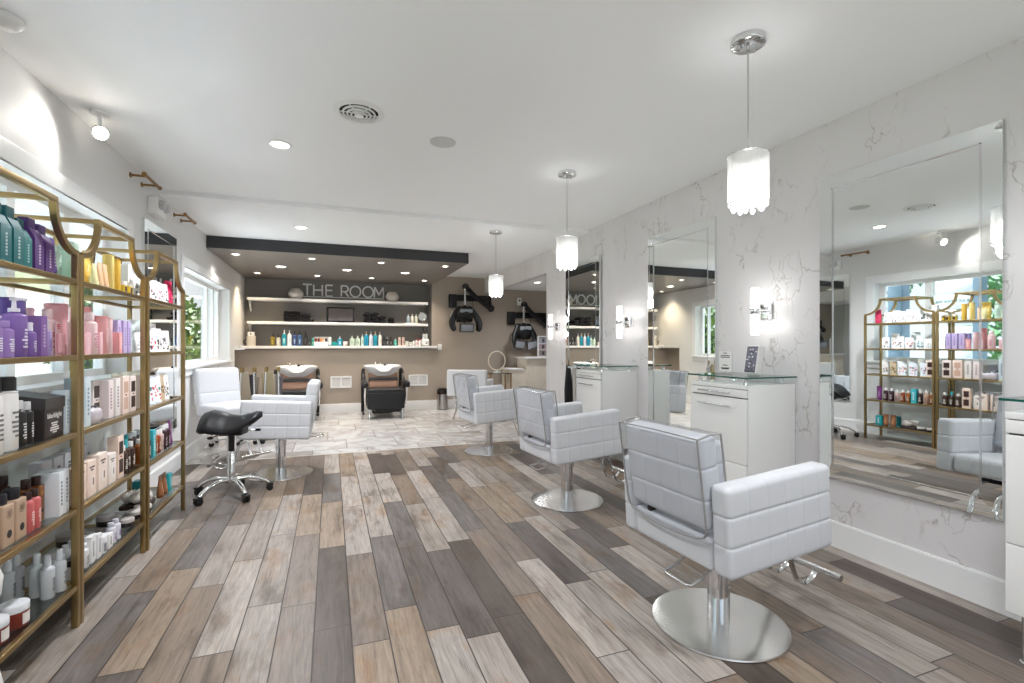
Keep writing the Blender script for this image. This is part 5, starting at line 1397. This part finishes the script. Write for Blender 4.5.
# rack of small colour pots (one thing with its pots)
t = thing('sample_rack', 'small white rack of orange and brown sample pots on the back counter', 'rack', (-.17, 9.60, ZC_))
MB().box(-.115, .115, -.05, .05, 0, .075, WHITE, .004).box(-.115, .115, .03, .05, .075, .16, WHITE, .003).box(-.118, .118, -.01, .05, .158, .168, WHITE, .002).build('rack_body', t)
for k, c_ in enumerate(((140, 60, 34), (120, 44, 30), (226, 150, 90), (236, 206, 176), (70, 60, 90))):
    MB().lathe([(.017, .0755), (.018, .078), (.018, .125), (.014, .135), (.001, .136)], pm(c_), 14, (-.088 + .044 * k, -.02, 0)).build('pot', t)
for k in range(4): MB().box(-.10 + .053 * k, -.062 + .053 * k, -.0515, -.0502, .012, .062, INKL).build('price_tag', t)
# red and white flower-print tubs, white appliance
for k, (x, lab) in enumerate(((1.575, 'left'), (1.635, 'right'))):
    product('bottle', x, BY, ZC_, .05, .05, .13, (236, 230, 228), (206, 90, 84), (196, 60, 60), 'bottle', 'white bottle with red cap, %s of the pair near the counter end' % lab, 'bottle', None, -PI / 2)
t = thing('wax_warmer', 'white rounded appliance with twin cartridges at the right counter end', 'appliance', (1.745, 9.60, ZC_))
MB().rbox((0, 0, .07), (.15, .13, .14), .04, WHITE, 4).build('body', t)
for x in (-.026, .026): MB().rbox((x, .02, .185), (.044, .05, .10), .01, mat('cartridge_grey', (206, 208, 208), .4), 2).build('cartridge', t)
MB().at(T(.01, -.0655, .05) @ R(PI / 2, 'X')).lathe([(.014, -.002), (.014, .004), (.001, .005)], BLACK, 14).build('dial', t)
t = thing('canister', 'white canister with square top unit at the left end of the back counter', 'canister', (-1.315, 9.60, ZC_))
MB().lathe([(.07, 0), (.072, .004), (.072, .155), (.076, .158), (.076, .172), (.001, .173)], mat('canister_cream', (206, 200, 190), .4), 28).build('body', t)
MB().box(-.05, .05, -.04, .04, .1735, .245, WHITE, .006).build('top_unit', t)
MB().at(T(0, -.0405, .21) @ R(PI / 2, 'X')).lathe([(.012, -.001), (.012, .004), (.001, .004)], BLACK, 12).build('knob', t)
MB().tube([(-.066, -.03, .03)] + [(-.075 - .035 * math.sin(PI * k / 8), -.03, .03 + .085 * k / 8) for k in range(1, 8)] + [(-.066, -.03, .115)], .008, mat('handle_dark', (70, 66, 64), .4), 8).build('handle', t)
# lower shelf: towels, screen, towels, soap tray, mirror
ZL = 1.6675
def towel(x, y, z, w, d, h, lab, name='folded_towel', n=3, group=None):
    t = thing(name, lab, 'towel', (x, y, z), 0, group)
    m_ = mat('black_towel', (16, 16, 20), .95, bump=.5, bscale=220)
    b = MB()
    for k in range(n):
        hh = h / n
        def fz(p, k=k): return [p[0] + .004 * math.sin(p[2] * 60 + k), p[1], p[2] + .003 * math.sin(p[0] * 40 + k * 2)]
        b.rbox((.004 * math.sin(k * 3), 0, hh * (k + .5)), (w - .01 * (k % 2), d, hh * 1.02), hh * .42, m_, 3, nd=6, fn=fz)
    b.build('fold', t)
    return t
towel(-.665, 9.68, ZL + .004, .27, .24, .185, 'tall pile of black folded towels at left on the lower floating shelf', n=4)
towel(-.435, 9.68, ZL + .003, .175, .22, .135, 'low black folded towel right of the left towel pile', n=2)
towel(-.318, 9.68, ZL + .001, .05, .18, .05, 'smallest rolled black towel at the end of the left pile', n=1)
for k in range(3):
    for j in range(3):
        if k == 2 and j == 2: continue
        x = .645 + .14 * k
        t = thing('rolled_towel', 'black rolled towel in the right-hand stack, %s row, %s' % (('bottom', 'middle', 'top')[j], ('left', 'centre', 'right')[k]), 'towel', (x, 9.60, ZL + .0345 + .0665 * j), 0, 'rolled black towels on the lower floating shelf')
        m_ = MATS['black_towel']
        sp = [(r_ * math.cos(a), r_ * math.sin(a)) for a, r_ in [(2 * PI * q / 24 * 1.0, .0322 + .001 * math.sin(q)) for q in range(24)]]
        b = MB(); b.prism([(p[0] * 2.05, p[1]) for p in sp], 1, -.06, .20, m_)
        b.tube([(.055 * q / 10 * math.cos(q * .9), -.062, .024 * q / 10 * math.sin(q * .9)) for q in range(1, 11)], .003, mat('towel_edge', (44, 44, 50), .9), 5)
        b.build('roll', t)
towel(1.09, 9.68, ZL + .001, .11, .22, .10, 'low black folded towel at right of the rolled towel stack', n=2)
t = thing('small_screen', 'small black-framed screen standing in the middle of the lower floating shelf', 'screen', (.168, 9.64, ZL + .001))
MB().box(-.245, .245, 0, .03, .012, .285, SCREENB, .006).build('frame', t)
MB().box(-.215, .215, -.0012, -.0002, .035, .262, mat('screen_gloss', (70, 62, 58), .08, 0, .9, coat=1.)).build('panel', t)
MB().box(-.06, .06, -.03, .10, 0, .011, SCREENB, .003).build('stand', t)
t = thing('tray', 'pale tray under three soap dispensers at the right of the lower shelf', 'tray', (1.49, 9.62, ZL + .0005))
MB().box(-.15, .15, -.07, .07, 0, .012, mat('tray_stone', (206, 198, 188), .4), .004).build('tray_base', t)
for k, (x, ca, ds) in enumerate(((1.415, (176, 196, 214), 'pale blue soap dispenser, left of three on the small tray'), (1.49, (222, 220, 206), 'ivory soap dispenser, middle of three on the small tray'), (1.565, (214, 218, 206), 'ivory green soap dispenser, right of three on the small tray'))):
    product('pump', x, 9.61, ZL + .0130, .062, .062, .175, ca, (232, 230, 226), (200, 196, 190), 'soap_dispenser', ds, 'soap dispenser', None, -PI / 2)
t = thing('vanity_mirror', 'small round vanity mirror on a stem at the right end of the lower shelf', 'mirror', (1.735 - .04, 9.63, ZL + .0005))
MB().lathe([(.05, 0), (.05, .008), (.012, .016), (.009, .06), (.001, .06)], CHROME, 20).build('stand', t)
Mv = T(0, 0, .14) @ R(PI / 2 - .12, 'X')
MB().at(Mv).tube([(.082 * math.cos(2 * PI * k / 36), .082 * math.sin(2 * PI * k / 36), 0) for k in range(36)], .009, CHROME, 10, True).build('frame', t)
MB().at(Mv).lathe([(.078, -.003), (.078, .003), (.001, .0031)], MIRROR, 36).build('mirror_disc', t)
# upper shelf: two vases
for x, lab in ((-.60, 'round white ribbed vase left of the silver lettering'), (1.115, 'round white ribbed vase right of the silver lettering')):
    t = thing('round_vase', lab, 'vase', (x, 9.66, 2.0865))
    pr = [(.07, 0), (.085, .006)] + [(.085 + .045 * math.sin(PI * k / 12), .012 + .16 * k / 12) for k in range(1, 12)] + [(.085, .178), (.076, .186), (.066, .182), (.068, .16), (.001, .05)]
    pr = [(r_ * (1 + (.012 if i % 2 else 0)), z) for i, (r_, z) in enumerate(pr)]
    MB().lathe(pr, mat('vase_ceramic', (214, 208, 200), .5), 36).build('body', t)
# ------------------------------------------------------------------ outside
def grass_mat():
    k = NT('lawn')
    n = k.n('TexNoise', {'Vector': k.obj(), 'Scale': 3., 'Detail': 6.}).outputs['Fac']
    k.set(k.b.inputs['Base Color'], k.ramp(n, [(.3, lin((80, 90, 58))), (.6, lin((116, 126, 86))), (.75, lin((136, 142, 108)))]))
    k.b.inputs['Roughness'].default_value = .9
    return k.m
b = MB(); b.box(-40, XL - .2, -25, 45, -.4, -.2); struct(b, 'ground_lawn', grass_mat(), label='green lawn outside the left windows', cat='lawn')
b = MB(); b.box(-5.2, XL - .2, -6, 9.5, -.2, -.16); struct(b, 'ground_bounce_patio', mat('bounce_concrete', (200, 204, 208), .8, bump=.2), label='unseen pale patio added outside the left windows to bounce sunlight', cat='patio')  # out of sight below the sills, added to throw sunlight up to the ceiling
def leaf_mat(name, a, b_):
    k = NT(name)
    r = k.n('ObjectInfo').outputs['Random']
    n = k.n('TexNoise', {'Vector': k.obj(), 'Scale': 2.2, 'Detail': 4.}).outputs['Fac']
    k.set(k.b.inputs['Base Color'], k.ramp(n, [(.3, lin(a)), (.7, lin(b_))]))
    k.b.inputs['Roughness'].default_value = .6
    k.b.inputs['Subsurface Weight'].default_value = 0.
    return k.m
LEAF = leaf_mat('hedge_leaf', (62, 92, 36), (120, 150, 60))
LEAF2 = leaf_mat('tree_leaf', (58, 104, 72), (110, 156, 110))
BARK = mat('bark', (92, 76, 62), .9)
def leaves(n, rx, ry, rz_, size, seed, shell=.72):
    rnd = random.Random(seed)
    vs, fs = [], []
    for k in range(n):
        while True:
            p = Vector((rnd.uniform(-1, 1), rnd.uniform(-1, 1), rnd.uniform(-1, 1)))
            if shell - .25 * rnd.random() < p.length < 1: break
        c_ = Vector((p.x * rx, p.y * ry, p.z * rz_))
        a = Vector((rnd.gauss(0, 1), rnd.gauss(0, 1), rnd.gauss(0, 1))).normalized()
        q = a.cross(Vector((rnd.gauss(0, 1), rnd.gauss(0, 1), rnd.gauss(0, 1)))).normalized()
        s_ = size * rnd.uniform(.6, 1.3)
        o = len(vs)
        vs += [c_ - a * s_, c_ + q * s_ * .45, c_ + a * s_, c_ - q * s_ * .45]
        fs.append((o, o + 1, o + 2, o + 3))
    return vs, fs
def bush(loc, label, rx=1.1, ry=1.5, h=2.6, m=None, group='hedge bushes outside the far window', seed=1, n=2600):
    t = thing('hedge_bush', label, 'bush', loc, 0, group)
    vs, fs = leaves(n, rx, ry, h / 2, .09, seed)
    MB().at(T(0, 0, h / 2 + .1)).add(vs, fs, m or LEAF).build('foliage', t)
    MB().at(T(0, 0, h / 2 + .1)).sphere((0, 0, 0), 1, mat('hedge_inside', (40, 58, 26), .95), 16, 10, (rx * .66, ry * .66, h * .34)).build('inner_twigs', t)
    MB().tube([(0, 0, 0), (.03, .02, h * .4)], .06, BARK, 8).build('stem', t)
    return t
def bushes(spots, h0):
    pr = None
    for k, (x, y, h) in enumerate(spots):
        lab = 'leafy green bush in the hedge outside, %s along from the building' % ('first', 'second', 'third', 'fourth', 'fifth', 'sixth', 'seventh')[k]
        if pr is None: pr = bush((x, y, -.2), lab, seed=4, h=h0)
        else:
            o = dup(pr, (x, y, -.2), (.25, -.2, .35, -.3, .1)[k], lab)
bushes([(-3.5, 11.0, 0), (-3.9, 14.3, 0), (-5.0, 17.4, 0), (-6.2, 20.6, 0), (-7.4, 23.8, 0)], 2.75)
def tree(loc, label, h, rx, rz_, seed, n, m):
    t = thing('garden_tree', label, 'tree', loc, 0, 'trees outside the near window')
    vs, fs = leaves(n, rx, rx, rz_, .14, seed, .45)
    MB().at(T(0, 0, h)).add(vs, fs, m).build('foliage', t)
    b = MB(); b.tube([(0, 0, 0), (.05, 0, h * .5), (0, .1, h)], [.16, .12, .06], BARK, 10)
    rnd = random.Random(seed)
    for k in range(9):
        a = rnd.uniform(0, 6.28)
        b.tube([(0, 0, h * (.5 + .04 * k)), (math.cos(a) * rx * .5, math.sin(a) * rx * .5, h * (.7 + .04 * k)), (math.cos(a) * rx * .9, math.sin(a) * rx * .9, h * (.8 + .06 * k))], [.05, .03, .012], BARK, 6)
    b.build('trunk', t)
    return t
tree((-9.5, 1.2, -.2), 'dense garden tree outside, opposite the near shelves', 3.2, 2.0, 2.4, 11, 2600, LEAF2)
tree((-11.5, 5.9, -.2), 'tall garden tree outside, behind the sign board', 3.0, 2.2, 2.6, 12, 2600, LEAF2)
tree((-7.4, 8.6, -.2), 'thin bare-branched garden tree outside the left windows', 3.6, 1.7, 1.7, 13, 500, LEAF2)
tree((-12, -3.6, -.2), 'garden tree far left outside, mostly hidden', 3.1, 2.2, 2.3, 14, 2000, LEAF2)
# sign board and blue posts outside the near window
BLUE = mat('blue_grey_paint', (98, 120, 136), .5)
SID = mat('white_board', (236, 238, 240), .5)
t = thing('sign_board', 'white slatted sign board with green lettering outside the near window', 'sign', (-2.95, 4.2, .9))
for k in range(5):
    MB().box(-.02, .02, -.33, .33, .16 + .24 * k, .385 + .24 * k, SID, .004).build('slat', t)
MB().box(-.03, -.021, -.31, -.25, -1.06, 1.36, SID).box(-.03, -.021, .25, .31, -1.06, 1.36, SID).build('board_post', t)
for txt, z, sz in (('HAIR EXTENSIONS', 1.0, .062), ('COLOR', .755, .07)):
    vs, fs = text_mb(txt, sz, .002, None)
    MB().at(T(.0225, 0, z) @ R(PI / 2, 'Z') @ R(PI / 2, 'X')).add(vs, fs, mat('sign_green', (60, 110, 100), .5)).build('lettering', t)
for k, (y, lab) in enumerate(((4.72, 'blue grey post outside the near window, far side of the sign board'), (3.68, 'blue grey post outside the near window, near side of the sign board'), (2.7, 'blue grey post outside behind the middle gold unit'), (1.5, 'blue grey post outside behind the near gold unit'))):
    t = thing('porch_post', lab, 'post', (-2.5, y, -.159), 0, None)
    MB().box(-.10, .10, -.10, .10, .001, 2.9, BLUE, .01).build('shaft', t); MB().box(-.13, .13, -.13, .13, 0, .25, BLUE, .01).build('plinth', t)

# ------------------------------------------------------------------ sky, sun, camera
w = bpy.data.worlds.new('World'); S.world = w
w.use_nodes = True
nt = w.node_tree
bg = nt.nodes['Background']
tc = nt.nodes.new('ShaderNodeTexCoord')
sp = nt.nodes.new('ShaderNodeSeparateXYZ'); nt.links.new(tc.outputs['Generated'], sp.inputs[0])
rp = nt.nodes.new('ShaderNodeValToRGB')
rp.color_ramp.elements[0].position = 0.0; rp.color_ramp.elements[0].color = (.86, .92, 1, 1)
rp.color_ramp.elements[1].position = .7; rp.color_ramp.elements[1].color = (.52, .72, 1, 1)
nt.links.new(sp.outputs[2], rp.inputs[0])
nz = nt.nodes.new('ShaderNodeTexNoise'); nz.inputs['Scale'].default_value = 2.6; nz.inputs['Detail'].default_value = 6
mp = nt.nodes.new('ShaderNodeMapping'); mp.inputs['Scale'].default_value = (1, 1, 3)
nt.links.new(tc.outputs['Generated'], mp.inputs[0]); nt.links.new(mp.outputs[0], nz.inputs['Vector'])
cr = nt.nodes.new('ShaderNodeValToRGB'); cr.color_ramp.elements[0].position = .42; cr.color_ramp.elements[1].position = .62
nt.links.new(nz.outputs['Fac'], cr.inputs[0])
mx = nt.nodes.new('ShaderNodeMix'); mx.data_type = 'RGBA'
nt.links.new(cr.outputs[0], mx.inputs[0]); nt.links.new(rp.outputs[0], mx.inputs[6]); mx.inputs[7].default_value = (1, 1, 1, 1)
nt.links.new(mx.outputs[2], bg.inputs[0])
bg.inputs[1].default_value = WORLD
sun = lamp('SUN', (0, 8, 12), 13, (1, 1, 1), Vector((-.12, -1, -1.1)).to_track_quat('-Z', 'Y').to_euler(), angle=.02)

cam = bpy.data.cameras.new('camera'); co = bpy.data.objects.new('camera', cam); C.objects.link(co)
cam.sensor_width = 36; cam.lens = 36 * 486 / 1024
cam.shift_y = 3.5 / 1024
cam.clip_start = .05
co.location = (0, 0, 1.25)
co.rotation_euler = (PI / 2, 0, -math.atan(181 / 486))
S.camera = co
vs_ = S.view_settings
S.display_settings.display_device = 'sRGB'
vs_.view_transform = 'Standard'
try: vs_.look = 'None'
except Exception: pass
vs_.gamma = 1
vs_.use_curve_mapping = False
vs_.exposure = EXPOSURE
